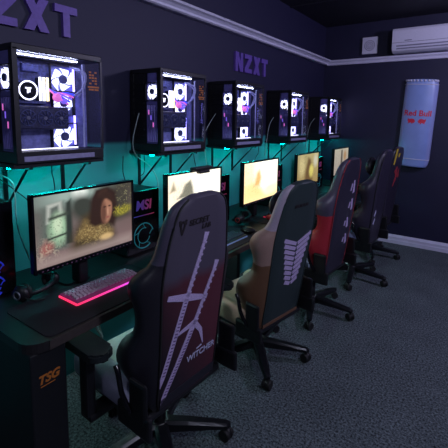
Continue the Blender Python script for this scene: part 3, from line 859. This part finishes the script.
def strip(mb, lo, hi, side, mi_of=None):
    """surface between profile indices lo..hi on side (+1/-1) through every section"""
    rows = []
    for s in SD:
        h = prof(*s)
        rows.append([mb.bm.verts.new((h[i][0], side * h[i][1], s[0])) for i in range(lo, hi + 1)])
    for a, b, s in zip(rows, rows[1:], SD):
        for i in range(len(a) - 1):
            f = mb.bm.faces.new([a[i], a[i + 1], b[i + 1], b[i]]); f.smooth = True
            if mi_of: f.material_index = mi_of(s[0])
    return rows

def shell_points(lo, hi):
    rows = []
    for s in SD:
        h = prof(*s)
        rows.append([(h[i][0], -h[i][1], s[0]) for i in range(hi, lo, -1)] + [(h[i][0], h[i][1], s[0]) for i in range(lo, hi + 1)])
    return rows

def surf(mb, rows, mi_of=None, cap=False):
    R = [[mb.bm.verts.new(p) for p in r] for r in rows]
    for a, b, r in zip(R, R[1:], rows):
        for i in range(len(a) - 1):
            f = mb.bm.faces.new([a[i], a[i + 1], b[i + 1], b[i]]); f.smooth = True
            if mi_of: f.material_index = mi_of(r[0][2])
    return R

def panel_fn(d):
    """maps (lateral, height) on the rear panel to a point d metres proud of it"""
    return lambda t, z, dd=0.0: Vector((rv(z) + d + dd, t, z))

def ribbon(mb, p0, p1, w0, w1, th=0.0025, n=8, mi=0):
    p0, p1 = np.array(p0), np.array(p1)
    dr = (p1 - p0) / np.linalg.norm(p1 - p0); nr = np.array([-dr[1], dr[0]])
    for k in range(n):
        a, b = k / n, (k + 1) / n
        q0, q1 = p0 + (p1 - p0) * a, p0 + (p1 - p0) * b
        h0, h1 = w0 + (w1 - w0) * a, w0 + (w1 - w0) * b
        poly = [tuple(q0 - nr * h0 / 2), tuple(q1 - nr * h1 / 2), tuple(q1 + nr * h1 / 2), tuple(q0 + nr * h0 / 2)]
        mb.prism(poly, lambda u, v, d: Vector((rv(v) + d, u, v)), 0.0002, th, mi=mi)

def panel_text(name, body, size, t, z, m, parent, bold=0.0, align='CENTER', rot=0.0, shear=0.0):
    sl = (rv(z + 0.03) - rv(z - 0.03)) / 0.06
    up = Vector((sl, 0, 1)).normalized()
    ax = Vector((0, 1, 0))
    nz = ax.cross(up)
    if rot:
        ca, sa = math.cos(rot), math.sin(rot)
        ax, up = ax * ca + up * sa, up * ca - ax * sa
    return text_obj(name, body, size, 0.002, basis((rv(z) + 0.0025, t, z), ax, up, nz), m, parent, bold=bold, align=align, shear=shear)

BACK = ('back_panel', 'side_bolster', 'back_cushion', 'piping')
TRIMS = ('sword_embroidery', 'groove_stitching', 'lettering', 'accent_stitch', 'crest', 'feather_emblem', 'lower_trim', 'embroidered_mark', 'yellow_patch', 'red_emblem')
def recline(o, drop, tilt):
    """lean a part of the backrest about the hinge and lower it with the seat"""
    p = Vector((0.19, 0, 0.45)); m = Matrix.Rotation(math.radians(tilt), 4, 'Y')
    o.rotation_euler = (0, math.radians(tilt), 0)
    o.location = p - (m @ p) + Vector((0, 0, -drop))

def make_chair(x, y, rz, base_rz, label, c, pillow=None, drop=0.0, tilt=0.0):
    root = thing('gaming_chair', label, 'chair', (x, y, 0), math.radians(rz), group='gaming chairs along the desk')
    # --- backrest: rear panel, front cushion, two side bolsters
    sh = MB(); rows = surf(sh, shell_points(0, 3))
    for row, sgn in ((rows[-1], 1), (rows[0], -1)):
        pass
    # closing strips over the top and bottom edges
    for S, up in ((SD[-1], 1), (SD[0], -1)):
        h = prof(*S)
        ring = [(p[0], p[1]) for p in h] + [(p[0], -p[1]) for p in h[-2:0:-1]]
        cx = sum(p[0] for p in ring) / len(ring)
        vs = [sh.bm.verts.new((p[0], p[1], S[0])) for p in ring]
        v2 = [sh.bm.verts.new((cx + (p[0] - cx) * 0.6, p[1] * 0.6, S[0] + up * 0.012)) for p in ring]
        n = len(ring)
        for i in range(n):
            f = sh.bm.faces.new([vs[i], vs[(i + 1) % n], v2[(i + 1) % n], v2[i]]); f.smooth = True
        sh.bm.faces.new(v2)
    sh.build('back_panel', c['panel'], root)
    for s in (-1, 1):
        b = MB(); strip(b, 3, 9, s, c.get('bolster_mi'))
        b.build('side_bolster', c['bolster'], root)
    fr = MB(); surf(fr, shell_points(9, 12)[0:0] or [[(prof(*s)[i][0], -prof(*s)[i][1], s[0]) for i in range(9, 13)] + [(prof(*s)[i][0], prof(*s)[i][1], s[0]) for i in range(11, 8, -1)] for s in SD])
    fr.build('back_cushion', c['cushion'], root)
    pip = MB()
    for s in (-1, 1):
        pip.tube([(prof(*q)[3][0] + 0.002, s * (prof(*q)[3][1] + 0.001), q[0]) for q in SD], 0.0045, n=6, smooth=0)
    pip.build('piping', c.get('piping', M['rubber']), root)
    # --- seat
    st = MB().box(-0.30, 0.12, -0.19, 0.19, 0.40, 0.495, 0.035, 3)
    for f in st.bm.faces: f.smooth = True
    st.build('seat_cushion', c['seat'], root, sub=0)
    for s in (-1, 1):
        sb = MB().box(-0.31, 0.10, 0.165, 0.265, 0.395, 0.525, 0.04, 4, mx=Matrix.Diagonal((1, s, 1, 1)))
        for f in sb.bm.faces: f.smooth = True
        sb.build('seat_bolster', c['seat_side'], root)
    MB().box(-0.25, 0.18, -0.235, 0.235, 0.365, 0.40, 0.012).build('seat_pan', M['black'], root)
    # hinge brackets joining seat and back, recline lever
    for s in (-1, 1):
        hb = MB().box(0.06, 0.26, s * 0.268 - 0.012, s * 0.268 + 0.012, 0.37, 0.47, 0.012)
        hb.box(0.14, 0.24, s * 0.272 - 0.010, s * 0.272 + 0.010, 0.43, 0.60, 0.012)
        hb.build('hinge', M['black'], root)
    lv = MB().tube([(0.16, -0.285, 0.46), (0.12, -0.295, 0.53), (0.10, -0.295, 0.60), (0.08, -0.292, 0.63)], 0.011, n=8)
    lv.build('recline_lever', M['gloss'], root)
    # --- armrests
    for s in (-1, 1):
        a = MB()
        a.box(-0.10, -0.04, s * 0.325 - 0.022, s * 0.325 + 0.022, 0.36, 0.655, 0.012)
        a.box(-0.11, -0.03, min(s * 0.20, s * 0.34), max(s * 0.20, s * 0.34), 0.345, 0.375, 0.008)
        arm = a.build('armrest', M['black'], root)
        pd = MB().prism(rounded_rect(-0.20, 0.065, s * 0.325 - 0.05, s * 0.325 + 0.05, 0.04), lambda u, v, d: Vector((u, v, d + 0.02 * max(0, -u - 0.1))), 0.655, 0.69)
        bmesh.ops.bevel(pd.bm, geom=[e for e in pd.bm.edges if abs(e.verts[0].co.z - e.verts[1].co.z) < 0.01], offset=0.008, segments=2, affect='EDGES')
        pd.build('arm_pad', c.get('arm', M['armpad']), arm)
    if True:
        for ch in root.children: ch.location.z -= drop
        for ch in root.children:
            if ch.name.split('.')[0] in BACK: recline(ch, drop, tilt)
    # --- mechanism, gas lift, star base
    MB().box(-0.13, 0.13, -0.09, 0.09, 0.315 - drop, 0.366 - drop, 0.012).build('tilt_mechanism', M['black'], root)
    gl = MB().cyl((0, 0, 0.09), (0, 0, 0.24), 0.03, 0.028, n=18).cyl((0, 0, 0.23), (0, 0, 0.33 - drop), 0.018, n=16)
    gl.build('gas_lift', M['black'], root)
    sb = MB().cyl((0, 0, 0.075), (0, 0, 0.135), 0.055, 0.045, n=20)
    ang = [math.radians(base_rz - rz) + 2 * PI * k / 5 for k in range(5)]
    base = sb.build('star_base', M['black'], root)
    for a in ang:
        lg = MB()
        sec = [(0.03, 0.034, 0.082, 0.132), (0.14, 0.030, 0.080, 0.122), (0.26, 0.025, 0.075, 0.105), (0.325, 0.021, 0.072, 0.096), (0.345, 0.012, 0.076, 0.090)]
        rr = []
        for r, hw, z0, z1 in sec:
            rr.append([lg.bm.verts.new((r * math.cos(a) - t * math.sin(a), r * math.sin(a) + t * math.cos(a), z)) for t, z in ((-hw, z0), (hw, z0), (hw, z1 - 0.010), (hw * 0.6, z1), (-hw * 0.6, z1), (-hw, z1 - 0.010))])
        for p, q in zip(rr, rr[1:]):
            for i in range(6):
                lg.bm.faces.new([p[i], p[(i + 1) % 6], q[(i + 1) % 6], q[i]])
        lg.bm.faces.new(rr[0]); lg.bm.faces.new(rr[-1])
        lg.build('base_leg', M['legmetal'], root)
        cx, cy = 0.325 * math.cos(a), 0.325 * math.sin(a)
        b = a + 0.9
        ux, uy = math.cos(b), math.sin(b)
        cs = MB()
        cs.cyl((cx, cy, 0.05), (cx, cy, 0.078), 0.009, n=10)
        cs.cyl((cx - ux * 0.006, cy - uy * 0.006, 0.034), (cx + ux * 0.006, cy + uy * 0.006, 0.034), 0.028, n=18)
        caster = cs.build('caster', M['black'], root)
        for s in (-1, 1):
            MB().cyl((cx + s * ux * 0.007, cy + s * uy * 0.007, 0.0305), (cx + s * ux * 0.026, cy + s * uy * 0.026, 0.0305), 0.0305, 0.027, n=20).build('wheel', M['rubber'], caster)
    if pillow is not None:
        pl = MB().sph((rv(1.12) - 0.135, 0, 1.135), 0.085, 0.55, 1.35, 1.0, n=22)
        recline(pl.build('head_pillow', pillow, root), drop, tilt)
    return root

M['legmetal'] = mat('black_coated_metal', rgb(30, 31, 36), 0.28, 0.4)
M['armpad'] = mat('arm_pad_foam', rgb(30, 36, 40), 0.35)
def leather(name, col, rough=0.42): return mat(name, col, rough, scale=220, bump=0.08, vary=0.1)
M['char'] = leather('charcoal_leather', rgb(76, 70, 90))
M['blk'] = leather('black_leather', rgb(34, 32, 42))
M['blk2'] = leather('soft_black_leather', rgb(42, 38, 54))
M['lav'] = leather('pale_lavender_leather', rgb(164, 150, 172))
M['tan'] = leather('dusty_beige_leather', rgb(160, 130, 122))
M['brown'] = leather('brown_leather', rgb(112, 80, 60))
M['cream'] = leather('cream_seat_leather', rgb(226, 198, 166))
M['pale'] = leather('pale_sage_seat', rgb(214, 228, 214), 0.45)
M['green'] = leather('dark_green_leather', rgb(40, 52, 54))
M['red'] = leather('red_leather', rgb(176, 44, 58))
M['paleblue'] = leather('pale_blue_seat', rgb(150, 165, 190))
M['slate'] = leather('slate_seat', rgb(120, 130, 165))
M['slate2'] = leather('grey_lavender_seat_side', rgb(150, 150, 176))
M['yellow'] = mat('yellow_fabric', rgb(196, 168, 50), 0.7)
M['embroid'] = mat('lavender_embroidery', rgb(176, 160, 200), 0.75, scale=300, vary=0.3)
M['embwhite'] = mat('pale_embroidery', rgb(176, 176, 206), 0.75, scale=300, vary=0.25)
M['darkthread'] = mat('dark_thread', rgb(26, 18, 24), 0.8)
M['redthread'] = mat('red_thread', rgb(150, 40, 52), 0.7)
M['dullpurple'] = mat('dull_purple_thread', rgb(92, 72, 118), 0.7)

def printed_panel():
    """rear panel of the nearest chair: charcoal top, maroon printed centre, black lower corner"""
    m = bpy.data.materials.new('printed_back_panel'); m.use_nodes = True
    nt = m.node_tree; b = nt.nodes['Principled BSDF']
    b.inputs['Roughness'].default_value = 0.5
    tc = nt.nodes.new('ShaderNodeTexCoord'); sp = nt.nodes.new('ShaderNodeSeparateXYZ'); nt.links.new(tc.outputs['Object'], sp.inputs['Vector'])
    nz = nt.nodes.new('ShaderNodeTexNoise'); nz.inputs['Scale'].default_value = 9; nz.inputs['Detail'].default_value = 3
    nt.links.new(tc.outputs['Object'], nz.inputs['Vector'])
    a = nt.nodes.new('ShaderNodeMath'); a.operation = 'MULTIPLY_ADD'; a.inputs[1].default_value = 0.05
    nt.links.new(nz.outputs['Fac'], a.inputs[0]); nt.links.new(sp.outputs['Z'], a.inputs[2])
    r1 = nt.nodes.new('ShaderNodeMapRange'); r1.inputs['From Min'].default_value = 0.96; r1.inputs['From Max'].default_value = 1.01
    nt.links.new(a.outputs[0], r1.inputs['Value'])
    # maroon to black across and down the panel
    k = nt.nodes.new('ShaderNodeMath'); k.operation = 'MULTIPLY_ADD'; k.inputs[1].default_value = 1.0
    s2 = nt.nodes.new('ShaderNodeMath'); s2.operation = 'MULTIPLY'; s2.inputs[1].default_value = 0.55
    nt.links.new(sp.outputs['Z'], s2.inputs[0]); nt.links.new(sp.outputs['Y'], k.inputs[0]); nt.links.new(s2.outputs[0], k.inputs[2])
    r2 = nt.nodes.new('ShaderNodeMapRange'); r2.inputs['From Min'].default_value = 0.18; r2.inputs['From Max'].default_value = 0.48
    nt.links.new(k.outputs[0], r2.inputs['Value'])
    m1 = nt.nodes.new('ShaderNodeMix'); m1.data_type = 'RGBA'; m1.inputs['A'].default_value = rgb(34, 26, 36); m1.inputs['B'].default_value = rgb(84, 38, 50)
    nt.links.new(r2.outputs['Result'], m1.inputs['Factor'])
    m2 = nt.nodes.new('ShaderNodeMix'); m2.data_type = 'RGBA'; m2.inputs['B'].default_value = rgb(72, 66, 82)
    nt.links.new(r1.outputs['Result'], m2.inputs['Factor']); nt.links.new(m1.outputs['Result'], m2.inputs['A'])
    nt.links.new(m2.outputs['Result'], b.inputs['Base Color'])
    return m

# nearest chair
c1 = make_chair(0.685, 1.18, -3, 39, 'nearest gaming chair, with two swords stitched in lavender on its dark maroon back',
                dict(panel=printed_panel(), bolster=[M['blk'], M['char']], bolster_mi=lambda z: 1 if z > 1.04 else 0, cushion=M['blk'], seat=M['pale'], seat_side=M['slate2']), drop=0.03, tilt=0.6)
sw = MB()
ribbon(sw, (0.030, 1.135), (0.022, 1.10), 0.030, 0.022, n=2)
ribbon(sw, (0.022, 1.10), (-0.055, 0.875), 0.018, 0.022, n=8)
for k in range(9):
    t = k / 9
    ribbon(sw, (0.022 - 0.077 * t - 0.011, 1.10 - 0.225 * t), (0.022 - 0.077 * t + 0.011, 1.10 - 0.225 * t - 0.012), 0.009, 0.009, th=0.0045, n=1)
ribbon(sw, (-0.165, 0.905), (-0.06, 0.872), 0.020, 0.034, n=4)
ribbon(sw, (-0.06, 0.872), (0.070, 0.828), 0.034, 0.018, n=4)
ribbon(sw, (-0.058, 0.865), (-0.165, 0.555), 0.030, 0.026, n=8)
ribbon(sw, (-0.165, 0.555), (-0.174, 0.515), 0.026, 0.003, n=2)
sw.build('sword_embroidery', M['embroid'], c1)
s2 = MB()
ribbon(s2, (0.118, 0.985), (0.106, 0.950), 0.030, 0.022, n=2)
ribbon(s2, (0.106, 0.950), (0.000, 0.725), 0.018, 0.022, n=8)
for k in range(9):
    t = k / 9
    ribbon(s2, (0.106 - 0.106 * t - 0.011, 0.95 - 0.225 * t), (0.106 - 0.106 * t + 0.011, 0.95 - 0.225 * t - 0.012), 0.009, 0.009, th=0.0045, n=1)
ribbon(s2, (0.005, 0.735), (-0.115, 0.715), 0.026, 0.008, n=4)
ribbon(s2, (0.000, 0.735), (0.045, 0.68), 0.026, 0.022, n=3)
ribbon(s2, (0.045, 0.68), (0.068, 0.605), 0.022, 0.005, n=3)
ribbon(s2, (-0.006, 0.72), (-0.150, 0.455), 0.032, 0.026, n=8)
ribbon(s2, (-0.150, 0.455), (-0.162, 0.43), 0.026, 0.003, n=2)
s2.build('sword_embroidery', M['embroid'], c1)
for (a, b) in (((-0.062, 0.85), (-0.165, 0.555)), ((-0.012, 0.70), (-0.148, 0.46))):   # dark groove stitches down each blade
    fl = MB()
    for k in range(22):
        t = k / 22
        x = a[0] + (b[0] - a[0]) * t; z = a[1] + (b[1] - a[1]) * t
        ribbon(fl, (x - 0.007, z), (x + 0.007, z - 0.004), 0.004, 0.004, th=0.0036, n=1)
    fl.build('groove_stitching', M['dullpurple'], c1)
lt = MB(); ribbon(lt, (-0.166, 0.432), (0.166, 0.432), 0.045, 0.045, n=3); lt.build('lower_trim', M['blk'], c1)
panel_text('lettering', 'WITCHER', 0.041, 0.062, 0.552, M['embwhite'], c1, bold=0.0006)
tk = MB(); ribbon(tk, (0.03, 0.592), (0.062, 0.598), 0.005, 0.005, n=1); tk.build('accent_stitch', M['embwhite'], c1)
panel_text('lettering', 'SECRET', 0.034, -0.082, 1.185, M['darkthread'], c1, bold=0.0008, align='LEFT')
panel_text('lettering', 'LAB', 0.030, -0.005, 1.157, M['darkthread'], c1, bold=0.0008, align='LEFT')
cr = MB()
for pts in (((-0.135, 1.215), (-0.118, 1.155)), ((-0.100, 1.215), (-0.118, 1.155)), ((-0.135, 1.195), (-0.118, 1.21)), ((-0.100, 1.195), (-0.118, 1.21))):
    ribbon(cr, pts[0], pts[1], 0.010, 0.007, n=2)
cr.build('crest', M['darkthread'], c1)

# beige-sided chair
def c2mi(z): return 0 if z > 1.02 else (1 if z > 0.79 else 2)
c2 = make_chair(0.712, 2.05, -10, 24, 'gaming chair with dark green back and beige and lavender sides, second along the desk',
                dict(panel=M['green'], bolster=[M['lav'], M['tan'], M['brown']], bolster_mi=c2mi, cushion=M['tan'], seat=M['cream'], seat_side=M['cream'], piping=M['green']), pillow=M['blk'], drop=0.07, tilt=4.0)
em = MB()
for side in (-1, 1):
    for k in range(9):
        z0 = 0.945 - k * 0.033
        ribbon(em, (0.03 + side * 0.006, z0 - 0.035), (0.03 + side * (0.135 - 0.009 * k), z0 + 0.012 - 0.003 * k), 0.022, 0.025, n=2)
em.build('feather_emblem', M['embroid'], c2)
panel_text('lettering', 'SECRETLAB', 0.026, 0.0, 1.15, M['darkthread'], c2, bold=0.0006)
bt = MB(); ribbon(bt, (-0.172, 0.415), (0.172, 0.415), 0.022, 0.022, n=2); bt.build('lower_trim', M['brown'], c2)

# red-sided chair
def c3mi(z): return 0 if z > 0.86 else 1
c3 = make_chair(0.76, 2.86, -5, 2, 'black gaming chair with red lower sides and pale marks down its back, third along',
                dict(panel=M['blk2'], bolster=[M['char'], M['red']], bolster_mi=c3mi, cushion=M['blk'], seat=M['paleblue'], seat_side=M['paleblue'], piping=M['redthread']), tilt=2.0)
for z0, z1, t in ((1.02, 1.12, 0.10), (0.88, 0.97, 0.12), (0.74, 0.82, 0.09), (0.60, 0.68, 0.11)):
    for p, q, a_, b_ in (((t, z0), (t - 0.02, z1), 0.035, 0.02), ((t - 0.06, z0 + 0.02), (t - 0.05, z1 - 0.02), 0.02, 0.02)):
        mk = MB(); ribbon(mk, p, q, a_, b_, n=2); mk.build('embroidered_mark', M['embroid'], c3)

# plain black chair
c4 = make_chair(0.835, 3.72, -3, -6, 'plain black gaming chair, fourth along the desk',
                dict(panel=M['blk2'], bolster=[M['blk2']], cushion=M['blk'], seat=M['slate'], seat_side=M['slate']), pillow=M['blk'], drop=-0.015, tilt=1.0)
for z0 in (0.60, 0.68):
    m4 = MB(); ribbon(m4, (-0.12, z0), (-0.09, z0 + 0.05), 0.03, 0.02, n=2); m4.build('embroidered_mark', M['embwhite'], c4)

# chair with yellow top
c5 = make_chair(0.785, 4.50, -6, 5, 'black gaming chair with yellow stripe and red emblem on its back, by the back wall',
                dict(panel=M['blk2'], bolster=[M['blk']], cushion=M['blk'], seat=M['slate'], seat_side=M['blk'], piping=M['rubber']), tilt=1.0)
for p, q, a_, b_ in (((-0.115, 1.11), (-0.105, 1.285), 0.045, 0.06), ((0.0, 1.19), (0.0, 1.235), 0.04, 0.05)):
    y5 = MB(); ribbon(y5, p, q, a_, b_, n=4); y5.build('yellow_patch', M['yellow'], c5)
r5 = MB()
ribbon(r5, (-0.02, 1.06), (0.05, 0.96), 0.09, 0.05, n=2); ribbon(r5, (0.03, 0.95), (-0.03, 0.86), 0.06, 0.02, n=2); ribbon(r5, (0.08, 1.05), (0.10, 0.95), 0.03, 0.05, n=2)
r5.build('red_emblem', M['redthread'], c5)

for ch_, dz_, tl_ in ((c1, 0.03, 0.6), (c2, 0.07, 4.0), (c3, 0.0, 2.0), (c4, -0.015, 1.0), (c5, 0.0, 1.0)):
    for o_ in ch_.children:
        if o_.name.split('.')[0] in TRIMS:
            recline(o_, dz_, tl_)

# ------------------------------------------------------------------ back wall fittings
# can-shaped banner
def can_mat():
    m = bpy.data.materials.new('can_print'); m.use_nodes = True
    nt = m.node_tree; b = nt.nodes['Principled BSDF']; b.inputs['Roughness'].default_value = 0.35
    tc = nt.nodes.new('ShaderNodeTexCoord'); sp = nt.nodes.new('ShaderNodeSeparateXYZ'); nt.links.new(tc.outputs['Object'], sp.inputs['Vector'])
    nz = nt.nodes.new('ShaderNodeTexNoise'); nz.inputs['Scale'].default_value = 7; nt.links.new(tc.outputs['Object'], nz.inputs['Vector'])
    rp = nt.nodes.new('ShaderNodeValToRGB'); mr = nt.nodes.new('ShaderNodeMapRange')
    mr.inputs['From Min'].default_value = -0.2; mr.inputs['From Max'].default_value = 0.2
    nt.links.new(sp.outputs['X'], mr.inputs['Value']); nt.links.new(mr.outputs['Result'], rp.inputs['Fac'])
    e = rp.color_ramp.elements
    e[0].position = 0.0; e[0].color = rgb(196, 198, 230); e[1].position = 1.0; e[1].color = rgb(160, 170, 222)
    for p, c in ((0.10, rgb(168, 176, 226)), (0.16, rgb(146, 168, 226)), (0.84, rgb(136, 160, 224)), (0.90, rgb(150, 162, 220))):
        k = e.new(p); k.color = c
    mx = nt.nodes.new('ShaderNodeMix'); mx.data_type = 'RGBA'; mx.blend_type = 'MULTIPLY'; mx.inputs['Factor'].default_value = 0.25
    nt.links.new(rp.outputs['Color'], mx.inputs['A']); nt.links.new(nz.outputs['Fac'], mx.inputs['B'])
    nt.links.new(mx.outputs['Result'], b.inputs['Base Color'])
    return m
can = thing('can_sign', 'tall blue and silver can-shaped sign with red lettering on the back wall', 'sign', (1.095, Y1, 1.03))
can.rotation_euler = (0, math.radians(2.6), 0)
def can_y(x, hw): return -0.03 - 0.075 * math.sqrt(max(0.0, 1 - (x / hw) ** 2))
body = MB()
rows = []
lev = [(0.0, 0.155), (0.02, 0.168), (0.06, 0.182), (0.10, 0.185), (0.96, 0.185), (1.0, 0.182), (1.03, 0.176), (1.055, 0.178), (1.06, 0.172)]
for z, hw in lev:
    xs = [hw * math.sin(a) for a in np.linspace(-PI / 2, PI / 2, 25)]
    rows.append([body.bm.verts.new((x, can_y(x, hw), z)) for x in xs] + [body.bm.verts.new((hw, 0, z)), body.bm.verts.new((-hw, 0, z))])
for a, b in zip(rows, rows[1:]):
    n = len(a)
    for i in range(n):
        f = body.bm.faces.new([a[i], a[(i + 1) % n], b[(i + 1) % n], b[i]]); f.smooth = True
body.bm.faces.new(rows[0]); body.bm.faces.new(rows[-1])
body.build('can_body', can_mat(), can)
rim = MB()
for k in range(13):
    a = -PI / 2 + PI * (k + 0.5) / 13
    x = 0.176 * math.sin(a)
    rim.sph((x, can_y(x, 0.18), 1.045), 0.013, n=10)
rim.build('rim', M['acwhite'], can)
for z in (0.095, 1.0):
    rim = MB()
    rim.tube([(0.186 * math.sin(a), can_y(0.186 * math.sin(a), 0.187), z) for a in np.linspace(-PI / 2, PI / 2, 20)], 0.005, n=6, smooth=0)
    rim.build('band', M['acwhite'], can)
M['redprint'] = mat('red_print', rgb(214, 40, 66), 0.5)
me = text_mesh('Red Bull', 0.094, 0.001, Matrix.Identity(4), bold=0.002, align='CENTER')
for v in me.vertices:
    x, y = v.co.x * 0.97, v.co.y
    v.co = Vector((x, can_y(x, 0.185) - 0.0025 - v.co.z, 0.625 + y))
me.materials.clear(); me.materials.append(M['redprint'])
link(bpy.data.objects.new('lettering', me), can)
bl = MB()
for s in (-1, 1):
    P = [(0.012, 0.0), (0.03, 0.028), (0.055, 0.034), (0.085, 0.026), (0.10, 0.038), (0.102, 0.01), (0.09, -0.012), (0.095, -0.03), (0.08, -0.02), (0.06, -0.014), (0.045, -0.034), (0.04, -0.016), (0.02, -0.018), (0.025, -0.008)]
    bl.prism([(s * u, v) for u, v in P], lambda u, v, d: Vector((u, can_y(u, 0.185) - d, 0.555 + v)), 0.0003, 0.002)
bl.build('bull_marks', M['redprint'], can)

# air conditioner
ac = thing('air_conditioner', 'white split air conditioner on the back wall above the white rail', 'air conditioner', (0.80, Y1, 2.409))
AC = [(0, 0), (-0.13, 0.0), (-0.18, 0.02), (-0.20, 0.06), (-0.205, 0.12), (-0.205, 0.25), (-0.19, 0.275), (-0.15, 0.285), (0, 0.285)]
MB().prism(AC, lambda u, v, d: Vector((d, u, v)), 0.0, 0.86).build('casing', M['acwhite'], ac)
for z, y in ((0.035, -0.190), (0.065, -0.2025)):
    MB().box(0.05, 0.81, y - 0.006, y + 0.01, z, z + 0.014, 0.003).build('louver', M['acgrey'], ac)
MB().box(0.0, 0.86, -0.2075, -0.204, 0.108, 0.113).build('seam_line', M['acgrey'], ac)
MB().box(0.14, 0.22, -0.209, -0.203, 0.125, 0.135).build('display_strip', M['ringlit2'] if 'ringlit2' in M else M['acgrey'], ac)

# square vent
vt = thing('vent_fan', 'small square white vent left of the air conditioner', 'vent', (0.49, Y1, 2.55))
MB().box(-0.095, 0.095, -0.035, 0, -0.105, 0.105, 0.006).build('cover', M['acwhite'], vt)
gr = MB()
for R in (0.022, 0.042, 0.062):
    gr.torus((0, -0.036, 0), R, 0.004, mx=Matrix.Rotation(PI / 2, 4, 'Z'), n=28, k=6)
gr.build('grille', M['acgrey'], vt)

# ------------------------------------------------------------------ light
def lamp(name, loc, power, color, r=0.12):
    l = bpy.data.lights.new(name, 'POINT'); l.energy = power; l.color = color; l.shadow_soft_size = r
    o = bpy.data.objects.new(name, l); COL.objects.link(o); o.location = loc
    return o
lamp('unseen_room_lamp', (2.75, 3.5, 2.45), 95, (0.68, 0.63, 1.0))  # unseen bare point lights, added to carry the lavender room light
lamp('unseen_room_lamp', (2.75, 0.9, 2.45), 78, (0.76, 0.78, 1.0))
lamp('unseen_room_lamp', (1.2, -1.0, 2.45), 16, (0.76, 0.82, 1.0))
w = bpy.data.worlds.new('room_air'); SC.world = w; w.use_nodes = True
w.node_tree.nodes['Background'].inputs[0].default_value = (0.35, 0.38, 0.6, 1)
w.node_tree.nodes['Background'].inputs[1].default_value = 0.02

# ------------------------------------------------------------------ camera
f_, px, py = 377.54, 234.21, 167.34
yaw, pit, rol = 0.5964, 0.1251, 0.0179
fw = Vector((-math.sin(yaw) * math.cos(pit), math.cos(yaw) * math.cos(pit), -math.sin(pit)))
r = Vector((math.cos(yaw), math.sin(yaw), 0)); u = r.cross(fw)
r2 = r * math.cos(rol) + u * math.sin(rol); u2 = -r * math.sin(rol) + u * math.cos(rol)
cd = bpy.data.cameras.new('camera'); cam = bpy.data.objects.new('camera', cd); COL.objects.link(cam)
cam.matrix_world = basis((1.8964, 0.0, 1.5658), r2, u2, -fw)
cd.sensor_width = 36; cd.sensor_fit = 'HORIZONTAL'; cd.lens = 36 * f_ / 448
cd.shift_x = (224 - px) / 448; cd.shift_y = (py - 224) / 448
cd.clip_start = 0.02
SC.camera = cam
SC.view_settings.view_transform = 'Standard'; SC.view_settings.look = 'None'
SC.view_settings.exposure = 0; SC.view_settings.gamma = 1
SC.view_settings.use_curve_mapping = False
